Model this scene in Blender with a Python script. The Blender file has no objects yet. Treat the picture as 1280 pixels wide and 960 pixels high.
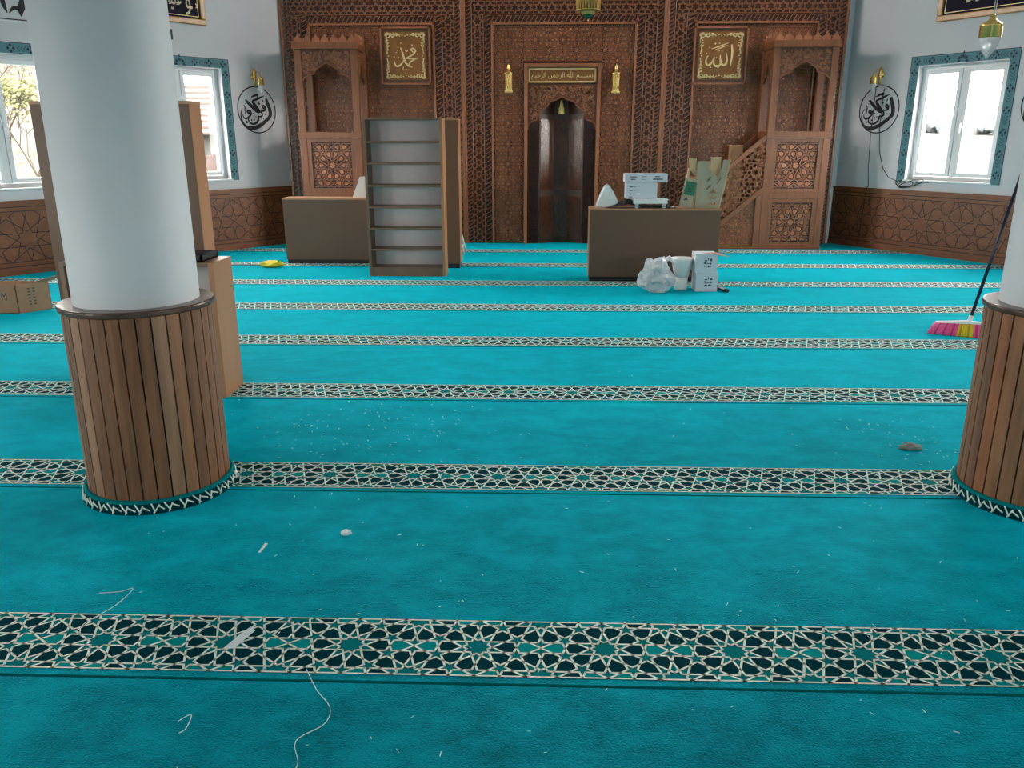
import bpy, bmesh, math, random
from mathutils import Vector, Matrix
from mathutils.noise import noise as pnoise
from math import sin, cos, pi, radians, atan2, hypot
random.seed(7)
SC = bpy.context.scene
COL = SC.collection

# ------------------------------------------------------------------ camera
cam_d = bpy.data.cameras.new('camera'); cam = bpy.data.objects.new('camera', cam_d); COL.objects.link(cam)
PITCH, ROLL, YAW = .2922, -.0008, -.0329
_f = Vector((sin(YAW)*cos(PITCH), cos(YAW)*cos(PITCH), -sin(PITCH)))
_r = Vector((cos(YAW), -sin(YAW), 0)); _u = _r.cross(_f)
_r2 = cos(ROLL)*_r+sin(ROLL)*_u; _u2 = -sin(ROLL)*_r+cos(ROLL)*_u
M4 = Matrix((_r2, _u2, -_f)).transposed().to_4x4(); M4.translation = Vector((0, 0, 1.6))
cam.matrix_world = M4
cam_d.sensor_width = 36; cam_d.lens = 1021.6*36/1280; cam_d.clip_start = .05; cam_d.clip_end = 500
SC.camera = cam
SC.view_settings.view_transform = 'Standard'; SC.view_settings.look = 'None'
SC.view_settings.exposure = 1.17; SC.view_settings.gamma = 1.0; SC.view_settings.use_curve_mapping = False

# ------------------------------------------------------------------ sky (bright overcast)
W = bpy.data.worlds.new('overcast_sky'); SC.world = W; W.use_nodes = True
nt = W.node_tree; nt.nodes.clear()
wo = nt.nodes.new('ShaderNodeOutputWorld'); bg = nt.nodes.new('ShaderNodeBackground')
tc = nt.nodes.new('ShaderNodeTexCoord'); sx = nt.nodes.new('ShaderNodeSeparateXYZ'); cr = nt.nodes.new('ShaderNodeValToRGB')
nt.links.new(tc.outputs['Generated'], sx.inputs[0]); nt.links.new(sx.outputs['Z'], cr.inputs[0])
cr.color_ramp.elements[0].position = 0; cr.color_ramp.elements[0].color = (1, .93, .865, 1)
cr.color_ramp.elements[1].position = .7; cr.color_ramp.elements[1].color = (.97, .92, .88, 1)
nt.links.new(cr.outputs[0], bg.inputs[0]); bg.inputs[1].default_value = 16.0
nt.links.new(bg.outputs[0], wo.inputs[0])

SKY = (.86, .94, 1.0)
def area_light(name, loc, direction, w, h, power, color=SKY):
    l = bpy.data.lights.new(name, 'AREA'); l.shape = 'RECTANGLE'; l.size = w; l.size_y = h; l.energy = power; l.color = color
    o = bpy.data.objects.new(name, l); COL.objects.link(o); o.location = loc
    o.rotation_euler = Vector(direction).to_track_quat('-Z', 'Z').to_euler()
    return o

# ------------------------------------------------------------------ frames of reference
AL, DL, AR, DR = -.9354, 10.928, 1.0115, 10.939
class Frame:
    """u along the wall, off = distance into the room, z up"""
    def __init__(s, o, d, n): s.o = Vector((o[0], o[1], 0)); s.d = Vector((d[0], d[1], 0)); s.n = Vector((n[0], n[1], 0))
    def __call__(s, u, off, z): return s.o+s.d*u+s.n*off+Vector((0, 0, z))
FL_ = Frame((sin(AL)*DL, cos(AL)*DL), (cos(AL), -sin(AL)), (-sin(AL), -cos(AL)))
FR_ = Frame((sin(AR)*DR, cos(AR)*DR), (cos(AR), -sin(AR)), (-sin(AR), -cos(AR)))
def FY(Y): return Frame((0, Y), (1, 0), (0, -1))       # planes facing the camera side
WORLD = lambda x, y, z: Vector((x, y, z))

# ------------------------------------------------------------------ mesh builder
class MB:
    def __init__(s, fr=None): s.v = []; s.f = []; s.m = []; s.s = []; s.fr = fr
    def P(s, a, b, c): return s.fr(a, b, c) if s.fr else Vector((a, b, c))
    def add(s, vs, fs, m=0, smooth=False):
        k = len(s.v); s.v.extend([tuple(p) for p in vs])
        for f in fs: s.f.append([i+k for i in f]); s.m.append(m); s.s.append(smooth)
        return s
    def box(s, a, b, m=0, rot=None, pivot=None):
        x0, y0, z0 = a; x1, y1, z1 = b
        ps = [(x, y, z) for z in (z0, z1) for y in (y0, y1) for x in (x0, x1)]
        if rot is not None:
            pv = Vector(pivot if pivot else ((x0+x1)/2, (y0+y1)/2, z0)); ps = [tuple(rot @ (Vector(p)-pv)+pv) for p in ps]
        ps = [s.P(*p) for p in ps]
        return s.add(ps, [(0, 2, 3, 1), (4, 5, 7, 6), (0, 1, 5, 4), (2, 6, 7, 3), (0, 4, 6, 2), (1, 3, 7, 5)], m)
    def quad(s, ps, m=0): return s.add([s.P(*p) for p in ps], [tuple(range(len(ps)))], m)
    def prism(s, poly, c0, c1, m=0, axes='uz', top_only=False, shrink=0):
        """poly of (u,z) extruded in off from c0 to c1 (axes 'uz'), or (x,y) extruded in z (axes 'xy')"""
        n = len(poly)
        f = (lambda p, c: s.P(p[0], c, p[1])) if axes == 'uz' else ((lambda p, c: s.P(p[0], p[1], c)) if axes == 'xy' else (lambda p, c: s.P(c, p[0], p[1])))
        if shrink:
            cx = sum(p[0] for p in poly)/n; cy = sum(p[1] for p in poly)/n
            top = [(cx+(p[0]-cx)*shrink, cy+(p[1]-cy)*shrink) for p in poly]
        else: top = poly
        vs = [f(p, c0) for p in poly]+[f(p, c1) for p in top]
        fs = [tuple(range(n, 2*n))]
        if not top_only: fs.append(tuple(reversed(range(n))))
        fs += [(i, (i+1) % n, n+(i+1) % n, n+i) for i in range(n)]
        return s.add(vs, fs, m)
    def ribbon(s, a, b, w, c0, c1, m=0, flat=False):
        dx, dz = b[0]-a[0], b[1]-a[1]; L = hypot(dx, dz)
        if L < 1e-5: return s
        nx, nz = -dz/L*w/2, dx/L*w/2; ex, ez = dx/L*w*.3, dz/L*w*.3
        q = [(a[0]-ex+nx, a[1]-ez+nz), (a[0]-ex-nx, a[1]-ez-nz), (b[0]+ex-nx, b[1]+ez-nz), (b[0]+ex+nx, b[1]+ez+nz)]
        if flat: return s.add([s.P(p[0], c1, p[1]) for p in q], [(0, 1, 2, 3)], m)
        vs = [s.P(p[0], c0, p[1]) for p in q]+[s.P(p[0], c1, p[1]) for p in q]
        return s.add(vs, [(4, 5, 6, 7), (0, 1, 5, 4), (2, 3, 7, 6), (1, 2, 6, 5), (3, 0, 4, 7)], m)
    def lathe(s, c, prof, n=24, m=0, smooth=True, axis=None, cap=True):
        """prof: list of (r,z)"""
        k = []; 
        for r, z in prof:
            for i in range(n):
                a = 2*pi*i/n; k.append(Vector((r*cos(a), r*sin(a), z)))
        if axis is not None:
            q = Vector((0, 0, 1)).rotation_difference(Vector(axis)); k = [q @ p for p in k]
        vs = [s.P(*(Vector(c)+p)) for p in k]
        fs = []
        for j in range(len(prof)-1):
            for i in range(n): fs.append((j*n+i, j*n+(i+1) % n, (j+1)*n+(i+1) % n, (j+1)*n+i))
        s.add(vs, fs, m, smooth)
        if cap:
            b = len(s.v)-len(vs)
            if prof[0][0] > 1e-4: s.f.append([b+i for i in reversed(range(n))]); s.m.append(m); s.s.append(False)
            if prof[-1][0] > 1e-4: s.f.append([b+(len(prof)-1)*n+i for i in range(n)]); s.m.append(m); s.s.append(False)
        return s
    def tube(s, pts, r, n=8, m=0, caps=True):
        pts = [Vector(p) for p in pts]; N = len(pts); R = r if isinstance(r, (list, tuple)) else [r]*N
        vs = []; up = None
        for i, p in enumerate(pts):
            t = (pts[min(i+1, N-1)]-pts[max(i-1, 0)]).normalized()
            if up is None: up = t.orthogonal().normalized()
            up = (up-t*up.dot(t)); up = up.normalized() if up.length > 1e-6 else t.orthogonal().normalized()
            w = t.cross(up)
            for k in range(n):
                a = 2*pi*k/n; vs.append(s.P(*(p+up*cos(a)*R[i]+w*sin(a)*R[i])))
        fs = [(i*n+k, i*n+(k+1) % n, (i+1)*n+(k+1) % n, (i+1)*n+k) for i in range(N-1) for k in range(n)]
        s.add(vs, fs, m, True)
        if caps:
            b = len(s.v)-len(vs)
            s.f.append([b+k for k in reversed(range(n))]); s.m.append(m); s.s.append(False)
            s.f.append([b+(N-1)*n+k for k in range(n)]); s.m.append(m); s.s.append(False)
        return s
    def brush(s, pts, c0, c1, m=0, sub=6, scale=1, ox=0, oz=0, thick=1):
        """calligraphic stroke: pts (u,z,width) through Catmull-Rom, flat ribbon c0..c1"""
        P = [Vector(p) for p in pts]; Q = []
        n = len(P)
        for i in range(n-1):
            p0, p1, p2, p3 = P[max(i-1, 0)], P[i], P[i+1], P[min(i+2, n-1)]
            for k in range(sub):
                t = k/sub; Q.append(.5*((2*p1)+(p2-p0)*t+(2*p0-5*p1+4*p2-p3)*t*t+(3*p1-p0-3*p2+p3)*t**3))
        Q.append(P[-1]); vs = []
        for i, q in enumerate(Q):
            t = Q[min(i+1, len(Q)-1)]-Q[max(i-1, 0)]; L = hypot(t.x, t.y) or 1
            nx, nz = -t.y/L, t.x/L; w = max(q.z, .0005)*.5*thick
            for sg, c in ((1, c0), (-1, c0), (-1, c1), (1, c1)):
                vs.append(s.P(ox+(q.x+nx*w*sg)*scale, c, oz+(q.y+nz*w*sg)*scale))
        fs = []
        for i in range(len(Q)-1):
            a = 4*i; b = a+4
            fs += [(a+3, a+2, b+2, b+3), (a, a+3, b+3, b), (a+2, a+1, b+1, b+2)]
        e = 4*(len(Q)-1); fs += [(0, 1, 2, 3), (e+3, e+2, e+1, e)]
        return s.add(vs, fs, m)
    def build(s, name, mats, parent=None, bevel=0, autosmooth=False, loc=None):
        me = bpy.data.meshes.new(name); me.from_pydata(s.v, [], s.f)
        if not isinstance(mats, (list, tuple)): mats = [mats]
        for m_ in mats: me.materials.append(m_)
        me.polygons.foreach_set('material_index', s.m); me.polygons.foreach_set('use_smooth', s.s)
        me.validate(); me.update()
        o = bpy.data.objects.new(name, me); COL.objects.link(o)
        if parent is not None:
            o.parent = parent; o.matrix_parent_inverse = parent.matrix_basis.inverted()
        if bevel:
            b = o.modifiers.new('bevel', 'BEVEL'); b.width = bevel; b.segments = 2; b.limit_method = 'ANGLE'
        return o
def fixn(o):
    bm = bmesh.new(); bm.from_mesh(o.data); bmesh.ops.recalc_face_normals(bm, faces=bm.faces); bm.to_mesh(o.data); bm.free(); return o
def thing(name, loc, label, cat, group=None):
    o = bpy.data.objects.new(name, None); COL.objects.link(o); o.location = loc; o.empty_display_size = .1
    o['label'] = label; o['category'] = cat
    if group: o['group'] = group
    return o
def tag(o, label, cat, group=None, kind=None):
    o['label'] = label; o['category'] = cat
    if group: o['group'] = group
    if kind: o['kind'] = kind
    return o
def struct(o, label=None):
    o['kind'] = 'structure'
    if label: o['label'] = label
    return o
def plate(loops, c0, c1, fr=None, m=0, mb=None):
    """2-D loops (outer + holes) -> solid plate with real depth, via a filled curve"""
    cu = bpy.data.curves.new('tmp', 'CURVE'); cu.dimensions = '2D'; cu.fill_mode = 'BOTH'; cu.extrude = .5
    for lp in loops:
        sp = cu.splines.new('POLY'); sp.points.add(len(lp)-1); sp.use_cyclic_u = True
        for i, p in enumerate(lp): sp.points[i].co = (p[0], p[1], 0, 1)
    return _curve_to_mb(cu, c0, c1, fr, m, mb)
def _curve_to_mb(cu, c0, c1, fr, m, mb, xf=lambda x, y: (x, y)):
    o = bpy.data.objects.new('tmp', cu); COL.objects.link(o); bpy.context.view_layer.update()
    ev = o.evaluated_get(bpy.context.evaluated_depsgraph_get()); me = ev.to_mesh()
    mb = mb or MB(fr); vs = []
    for v in me.vertices:
        x, y = xf(v.co.x, v.co.y); vs.append(mb.P(x, c0 if v.co.z < 0 else c1, y))
    mb.add(vs, [tuple(p.vertices) for p in me.polygons], m)
    ev.to_mesh_clear(); bpy.data.objects.remove(o); bpy.data.curves.remove(cu)
    return mb
def text(body, u0, u1, z0, z1, c0, c1, fr, m=0, mb=None, keep=False):
    cu = bpy.data.curves.new('tmp', 'FONT'); cu.body = body; cu.extrude = .5; cu.resolution_u = 3
    o = bpy.data.objects.new('tmp', cu); COL.objects.link(o); bpy.context.view_layer.update()
    bb = [Vector(c) for c in o.bound_box]; bpy.data.objects.remove(o)
    x0, x1 = min(b.x for b in bb), max(b.x for b in bb); y0, y1 = min(b.y for b in bb), max(b.y for b in bb)
    sx_, sy_ = (u1-u0)/(x1-x0), (z1-z0)/max(y1-y0, 1e-6)
    return _curve_to_mb(cu, c0, c1, fr, m, mb, lambda x, y: (u0+(x-x0)*sx_, z0+(y-y0)*sy_))

# ------------------------------------------------------------------ materials
def mat(name, color, rough=.5, metal=0, noise=0, nscale=8, bump=0, bscale=60, sheen=0, sheen_tint=(1, 1, 1), spec=.5, grain=None, coat=0, trans=0, stretch=(1, 1, 1), srough=.3):
    m = bpy.data.materials.new(name); m.use_nodes = True; N = m.node_tree.nodes; L = m.node_tree.links
    b = N['Principled BSDF']; b.inputs['Base Color'].default_value = (*color, 1); b.inputs['Roughness'].default_value = rough
    b.inputs['Metallic'].default_value = metal; b.inputs['Specular IOR Level'].default_value = spec
    b.inputs['Coat Weight'].default_value = coat; b.inputs['Coat Roughness'].default_value = .15
    b.inputs['Transmission Weight'].default_value = trans
    if sheen: b.inputs['Sheen Weight'].default_value = sheen; b.inputs['Sheen Tint'].default_value = (*sheen_tint, 1); b.inputs['Sheen Roughness'].default_value = srough
    if noise or bump:
        t = N.new('ShaderNodeTexCoord'); mp = N.new('ShaderNodeMapping'); mp.inputs['Scale'].default_value = stretch
        L.new(t.outputs['Object'], mp.inputs[0])
    if noise:
        n = N.new('ShaderNodeTexNoise'); n.inputs['Scale'].default_value = nscale; n.inputs['Detail'].default_value = 6; n.inputs['Roughness'].default_value = .6
        L.new(mp.outputs[0], n.inputs['Vector'])
        r = N.new('ShaderNodeValToRGB'); lo = [max(0, c*(1-noise)) for c in color]; hi = [min(1, c*(1+noise)) for c in color]
        r.color_ramp.elements[0].position = .3; r.color_ramp.elements[1].position = .7
        r.color_ramp.elements[0].color = (*lo, 1); r.color_ramp.elements[1].color = (*hi, 1)
        L.new(n.outputs['Fac'], r.inputs[0]); L.new(r.outputs[0], b.inputs['Base Color'])
    if bump:
        n2 = N.new('ShaderNodeTexNoise'); n2.inputs['Scale'].default_value = bscale; n2.inputs['Detail'].default_value = 3
        L.new(mp.outputs[0], n2.inputs['Vector']); bp = N.new('ShaderNodeBump'); bp.inputs['Strength'].default_value = bump; bp.inputs['Distance'].default_value = .01
        L.new(n2.outputs['Fac'], bp.inputs['Height']); L.new(bp.outputs[0], b.inputs['Normal'])
    return m
M = {}
M['wall'] = mat('painted_plaster', (.72, .71, .74), .75, noise=.03, nscale=1.5, bump=.05, bscale=40)
M['ceiling'] = mat('ceiling_paint', (.75, .78, .8), .9)
M['column'] = mat('column_paint', (.62, .65, .67), .6, noise=.03, nscale=3, bump=.06, bscale=30)
M['pvc'] = mat('white_pvc', (.82, .84, .86), .35)
M['sill'] = mat('window_sill_white', (.85, .87, .88), .4)
M['w_dark'] = mat('carved_walnut_ground', (.050, .012, .005), .38, noise=.35, nscale=5, bump=.15, bscale=120)
M['w_mid'] = mat('carved_walnut_strap', (.38, .140, .065), .28, noise=.25, nscale=4, bump=.1, bscale=90)
M['w_petal'] = mat('carved_walnut_inlay', (.44, .17, .08), .22, noise=.3, nscale=4, bump=.1, bscale=90)
M['w_rail'] = mat('walnut_moulding', (.38, .145, .068), .26, noise=.15, nscale=3, stretch=(1, 1, .2))
M['w_frame'] = mat('lighter_walnut_frame', (.25, .088, .034), .3, noise=.22, nscale=6, stretch=(3, 3, .4), bump=.05, bscale=40)
M['w_niche'] = mat('niche_walnut', (.06, .017, .008), .35, noise=.3, nscale=5)
M['w_gloss'] = mat('glossy_niche_carving', (.13, .04, .02), .16, noise=.3, nscale=5, spec=.8)
M['wains'] = mat('wainscot_board', (.235, .080, .033), .36, noise=.22, nscale=5, stretch=(1, 1, 3), bump=.04, bscale=60)
M['groove'] = mat('dark_groove', (.035, .012, .008), .6)
M['brass_dark'] = mat('aged_brass', (.50, .24, .03), .35, .2)
M['lace'] = mat('brass_lace', (1.0, .56, .17), .4, .05)
M['w_surr'] = mat('walnut_surround', (.17, .058, .027), .35, noise=.5, nscale=30)
M['w_board'] = mat('carved_board_ground', (.15, .048, .02), .38, noise=.3, nscale=6)
M['w_light'] = mat('carved_scroll_wood', (.46, .19, .09), .3, noise=.2, nscale=6)
M['gold'] = mat('polished_gold', (.90, .56, .17), .25, .85)
M['gold_leaf'] = mat('gold_relief', (1.0, .74, .36), .4, .2)
M['gold_pale'] = mat('pale_brass', (1.0, .66, .24), .4, .1, noise=.25, nscale=60)
M['brass_bg'] = mat('bronze_ground', (.32, .13, .03), .35, .15, noise=.2, nscale=9)
M['black'] = mat('matte_black', (.012, .012, .015), .5)
M['ink'] = mat('black_wall_paint', (.008, .008, .012), .6)
M['lam_back'] = mat('brown_laminate', (.135, .070, .036), .42, noise=.06, nscale=2)
M['lam_back2'] = mat('brown_laminate_tall', (.21, .108, .058), .42, noise=.06, nscale=2)
M['lam_side'] = mat('beech_laminate', (.42, .20, .095), .42, noise=.1, nscale=5, stretch=(1, 1, .15))
M['lam_edge'] = mat('beech_edge', (.48, .26, .14), .4, noise=.08, nscale=5)
M['shelf_board'] = mat('shelf_board_wood', (.20, .115, .07), .42, noise=.15, nscale=6)
M['shelf_back'] = mat('grey_white_backboard', (.60, .57, .57), .35)
M['plinth'] = mat('black_plinth', (.01, .01, .015), .5)
M['cap'] = mat('column_ledge_wood', (.085, .042, .028), .25, noise=.3, nscale=10)
M['gap'] = mat('slat_backing', (.02, .012, .01), .8)
M['slat'] = mat('oak_slat', (.22, .12, .068), .5, noise=.25, nscale=5, stretch=(6, 6, .6), bump=.08, bscale=60)
M['navy'] = mat('navy_pile', (.0, .036, .048), .95, sheen=.1, sheen_tint=(.0, .6, .7), spec=.03)
M['white_pile'] = mat('cream_pile', (.84, .92, .80), .9, spec=.1)
M['teal_dark'] = mat('teal_border_pile', (.0, .17, .18), .95, sheen=.4, sheen_tint=(.0, .8, .9), spec=.05)
M['teal_light'] = mat('teal_kite_pile', (.0, .26, .26), .95, sheen=.5, sheen_tint=(.0, .8, .9), spec=.05)
M['trim'] = mat('teal_stencil_paint', (.085, .25, .29), .6, noise=.08, nscale=20)
M['motif'] = mat('navy_stencil_paint', (.01, .025, .05), .6)
M['motif2'] = mat('green_stencil_paint', (.03, .11, .13), .6)
M['card'] = mat('cardboard', (.36, .215, .125), .8, noise=.08, nscale=10)
M['card_in'] = mat('cardboard_inside', (.40, .24, .15), .8)
M['whitebox'] = mat('white_carton', (.66, .70, .76), .55)
M['white_plastic'] = mat('white_plastic', (.80, .82, .80), .35)
M['pink2'] = mat('dark_pink_bristle', (.55, .03, .18), .5)
M['yellow2'] = mat('ochre_bristle', (.5, .34, .01), .6)
M['yellow'] = mat('yellow_bristle', (.78, .62, .02), .6)
M['pink'] = mat('pink_bristle', (.85, .10, .32), .5)
M['pole'] = mat('dark_blue_pole', (.008, .012, .03), .3)
M['palewood'] = mat('pale_poplar', (.60, .44, .26), .5, noise=.12, nscale=8, stretch=(2, 2, .5))
M['palewood2'] = mat('poplar_board', (.38, .35, .25), .5, noise=.10, nscale=8, stretch=(2, 2, .5))
M['greenlabel'] = mat('green_label', (.02, .19, .08), .5)
M['print'] = mat('print_ink', (.05, .06, .08), .6)
M['frost'] = mat('frosted_glass', (.80, .82, .85), .45, trans=.25)
M['orangewood'] = mat('golden_picture_frame', (.55, .27, .085), .3, noise=.15, nscale=6)
M['picture'] = mat('black_picture_field', (.008, .006, .018), .6, spec=.15)
M['cream_ink'] = mat('cream_lettering', (.70, .58, .42), .5)
M['greenglass'] = mat('green_glass', (.01, .14, .06), .2)
M['inside'] = mat('cabinet_inside', (.30, .29, .28), .5)
M['steel'] = mat('steel', (.6, .6, .6), .3, 1)
M['lint'] = mat('lint', (.72, .82, .82), .8)
M['lint_dark'] = mat('dark_fluff', (.25, .27, .24), .9)
# carpet: brightness patches of pile direction put into the colour + fibrous bump and sheen
def carpet():
    m = bpy.data.materials.new('turquoise_carpet_pile'); m.use_nodes = True; N = m.node_tree.nodes; L = m.node_tree.links; b = N['Principled BSDF']
    t = N.new('ShaderNodeTexCoord')
    n1 = N.new('ShaderNodeTexNoise'); n1.inputs['Scale'].default_value = 3.6; n1.inputs['Detail'].default_value = 10; n1.inputs['Roughness'].default_value = .74; n1.inputs['Distortion'].default_value = .25
    mp = N.new('ShaderNodeMapping'); mp.inputs['Scale'].default_value = (1, 1.5, 1); L.new(t.outputs['Object'], mp.inputs[0]); L.new(mp.outputs[0], n1.inputs['Vector'])
    n2 = N.new('ShaderNodeTexNoise'); n2.inputs['Scale'].default_value = 170; n2.inputs['Detail'].default_value = 3; L.new(t.outputs['Object'], n2.inputs['Vector'])
    r = N.new('ShaderNodeValToRGB'); r.color_ramp.elements[0].position = .40; r.color_ramp.elements[1].position = .60
    r.color_ramp.elements[0].color = (.0, .072, .090, 1); r.color_ramp.elements[1].color = (.0, .235, .285, 1)
    L.new(n1.outputs['Fac'], r.inputs[0])
    mx = N.new('ShaderNodeMix'); mx.data_type = 'RGBA'; mx.blend_type = 'MULTIPLY'; mx.inputs[0].default_value = .55
    r2 = N.new('ShaderNodeValToRGB'); r2.color_ramp.elements[0].position = .3; r2.color_ramp.elements[0].color = (.45, .45, .45, 1); r2.color_ramp.elements[1].position = .62; r2.color_ramp.elements[1].color = (1, 1, 1, 1)
    L.new(n2.outputs['Fac'], r2.inputs[0]); L.new(r.outputs[0], mx.inputs[6]); L.new(r2.outputs[0], mx.inputs[7]); L.new(mx.outputs[2], b.inputs['Base Color'])
    b.inputs['Roughness'].default_value = .95; b.inputs['Specular IOR Level'].default_value = .1
    b.inputs['Sheen Weight'].default_value = CARPET_SHEEN; b.inputs['Sheen Roughness'].default_value = .5; b.inputs['Sheen Tint'].default_value = (.0, .80, 1.0, 1)
    ad = N.new('ShaderNodeMath'); ad.operation = 'ADD'; ml = N.new('ShaderNodeMath'); ml.operation = 'MULTIPLY'; ml.inputs[1].default_value = 1.0
    L.new(n2.outputs['Fac'], ml.inputs[0]); L.new(ml.outputs[0], ad.inputs[0]); L.new(n1.outputs['Fac'], ad.inputs[1])
    bp = N.new('ShaderNodeBump'); bp.inputs['Strength'].default_value = .45; bp.inputs['Distance'].default_value = .012; L.new(ad.outputs[0], bp.inputs['Height']); L.new(bp.outputs[0], b.inputs['Normal'])
    return m
CARPET_SHEEN = 1.0
M['carpet'] = carpet()
def glass_pane():
    m = bpy.data.materials.new('window_glass'); m.use_nodes = True; N = m.node_tree.nodes; L = m.node_tree.links; N.clear()
    o = N.new('ShaderNodeOutputMaterial'); mx = N.new('ShaderNodeMixShader'); a = N.new('ShaderNodeBsdfTransparent'); g = N.new('ShaderNodeBsdfGlossy'); g.inputs['Roughness'].default_value = .02
    a.inputs[0].default_value = (.97, .99, .98, 1); f = N.new('ShaderNodeFresnel'); f.inputs[0].default_value = 1.35
    L.new(f.outputs[0], mx.inputs[0]); L.new(a.outputs[0], mx.inputs[1]); L.new(g.outputs[0], mx.inputs[2]); L.new(mx.outputs[0], o.inputs[0]); return m
M['glass'] = glass_pane()
def bag_mat():
    m = bpy.data.materials.new('translucent_plastic'); m.use_nodes = True; N = m.node_tree.nodes; L = m.node_tree.links; b = N['Principled BSDF']
    b.inputs['Base Color'].default_value = (.90, .90, .93, 1); b.inputs['Roughness'].default_value = .15
    tr = N.new('ShaderNodeBsdfTransparent'); mx = N.new('ShaderNodeMixShader'); mx.inputs[0].default_value = .55
    o = N['Material Output']; L.new(tr.outputs[0], mx.inputs[1]); L.new(b.outputs[0], mx.inputs[2]); L.new(mx.outputs[0], o.inputs[0]); return m
M['bag'] = bag_mat()

# ------------------------------------------------------------------ ten-fold star pattern (girih)
def pol(r, a): return (r*cos(radians(a)), r*sin(radians(a)))
def addv(a, b): return (a[0]+b[0], a[1]+b[1])
def girih_cell():
    segs, petals, stars, kites, centers, arms = [], [], [], [], [], []
    pent = {}
    def pent_at(c, phi):
        mids = [addv(c, pol(.6882, phi+36+72*i)) for i in range(5)]
        inn = [addv(c, pol(.2628, phi+72*i)) for i in range(5)]          # towards vertices phi+72i ; vertex i lies between mids i-1 and i
        for i in range(5): segs.append((mids[i], inn[i])); segs.append((mids[i-1], inn[i]))
        st = []
        for i in range(5): st += [inn[i], mids[i]]
        stars.append(st); return
    D = [(0, 0), (3.427, 2.490)]
    for c in D:
        for k in range(10):
            m = addv(c, pol(1.539, 18+36*k)); segs.append((m, addv(c, pol(.588, 18+36*(k+1))))); segs.append((m, addv(c, pol(.588, 18+36*(k-1)))))
        st = []
        for k in range(10): st += [addv(c, pol(.809, 36*k)), addv(c, pol(.588, 18+36*k))]
        centers.append(st)
        for k in range(10):
            arms.append([addv(c, pol(1.539, 18+36*k)), addv(c, pol(.809, 36*k)), addv(c, pol(.588, 18+36*k)), addv(c, pol(.809, 36*(k+1)))])
            v = addv(c, pol(1.618, 36*k)); Mx = addv(c, pol(2.118, 36*k)); inner = []
            for sgn in (1, -1):
                ta = (36*k+18*sgn) % 360
                if ta in (90, 270):
                    bc = addv(c, (0, 2.490 if ta == 90 else -2.490)); rel = (v[0]-bc[0], v[1]-bc[1])
                    inner.append(addv(bc, (.154*(1 if rel[0] > 0 else -1), .4755*(1 if rel[1] > 0 else -1))))
                else:
                    pc = addv(c, pol(2.227, ta)); d = (v[0]-pc[0], v[1]-pc[1]); L = hypot(*d); inner.append(addv(pc, (d[0]/L*.2628, d[1]/L*.2628)))
            petals.append([addv(c, pol(.809, 36*k)), addv(c, pol(1.539, 36*k+18)), inner[0], Mx, inner[1], addv(c, pol(1.539, 36*k-18))][::-1])
    for phi in (18, 54, 126, 162, 198, 234, 306, 342): pent_at(pol(2.227, phi), phi)
    for c in ((3.427, 0), (0, 2.490)):
        for sy in (1, -1):
            T = addv(c, (0, .951*sy))
            for sx_ in (1, -1):
                S = addv(c, (.6545*sx_, .4755*sy)); I = addv(c, (.154*sx_, .4755*sy))
                segs += [(T, I), (S, I), (S, c)]
        for sx_ in (1, -1):
            e = addv(c, (.809*sx_, 0)); Mx = addv(c, (1.309*sx_, 0)); il = []
            for sy in (1, -1):
                pc = addv(e, (.5*sx_, .688*sy)); d = (e[0]-pc[0], e[1]-pc[1]); L = hypot(*d); il.append(addv(pc, (d[0]/L*.2628, d[1]/L*.2628)))
            kites.append([c, addv(c, (.6545*sx_, .4755)), il[0], Mx, il[1], addv(c, (.6545*sx_, -.4755))])
    return dict(segs=segs, petals=petals, stars=stars, kites=kites, centers=centers, arms=arms)
CELL = girih_cell(); PX, PZ = 6.854, 4.980
def clip_seg(a, b, poly):
    t0, t1 = 0., 1.; n = len(poly); dx, dy = b[0]-a[0], b[1]-a[1]
    for i in range(n):
        p, q = poly[i], poly[(i+1) % n]; ex, ey = q[0]-p[0], q[1]-p[1]
        den = ex*dy-ey*dx; num = ex*(a[1]-p[1])-ey*(a[0]-p[0])      # inside (ccw) when num + t*den >= 0
        if abs(den) < 1e-12:
            if num < 0: return None
            continue
        t = -num/den
        if den > 0: t0 = max(t0, t)
        else: t1 = min(t1, t)
        if t0 >= t1: return None
    return ((a[0]+dx*t0, a[1]+dy*t0), (a[0]+dx*t1, a[1]+dy*t1))
def clip_poly(pl, poly):
    out = list(pl)
    for i in range(len(poly)):
        p, q = poly[i], poly[(i+1) % len(poly)]; ex, ey = q[0]-p[0], q[1]-p[1]
        f = lambda r: ex*(r[1]-p[1])-ey*(r[0]-p[0]); inp = out; out = []
        for j in range(len(inp)):
            A, B = inp[j-1], inp[j]; fa, fb = f(A), f(B)
            if (fa >= 0) != (fb >= 0): t = fa/(fa-fb); out.append((A[0]+(B[0]-A[0])*t, A[1]+(B[1]-A[1])*t))
            if fb >= 0: out.append(B)
        if len(out) < 3: return None
    return out
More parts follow.
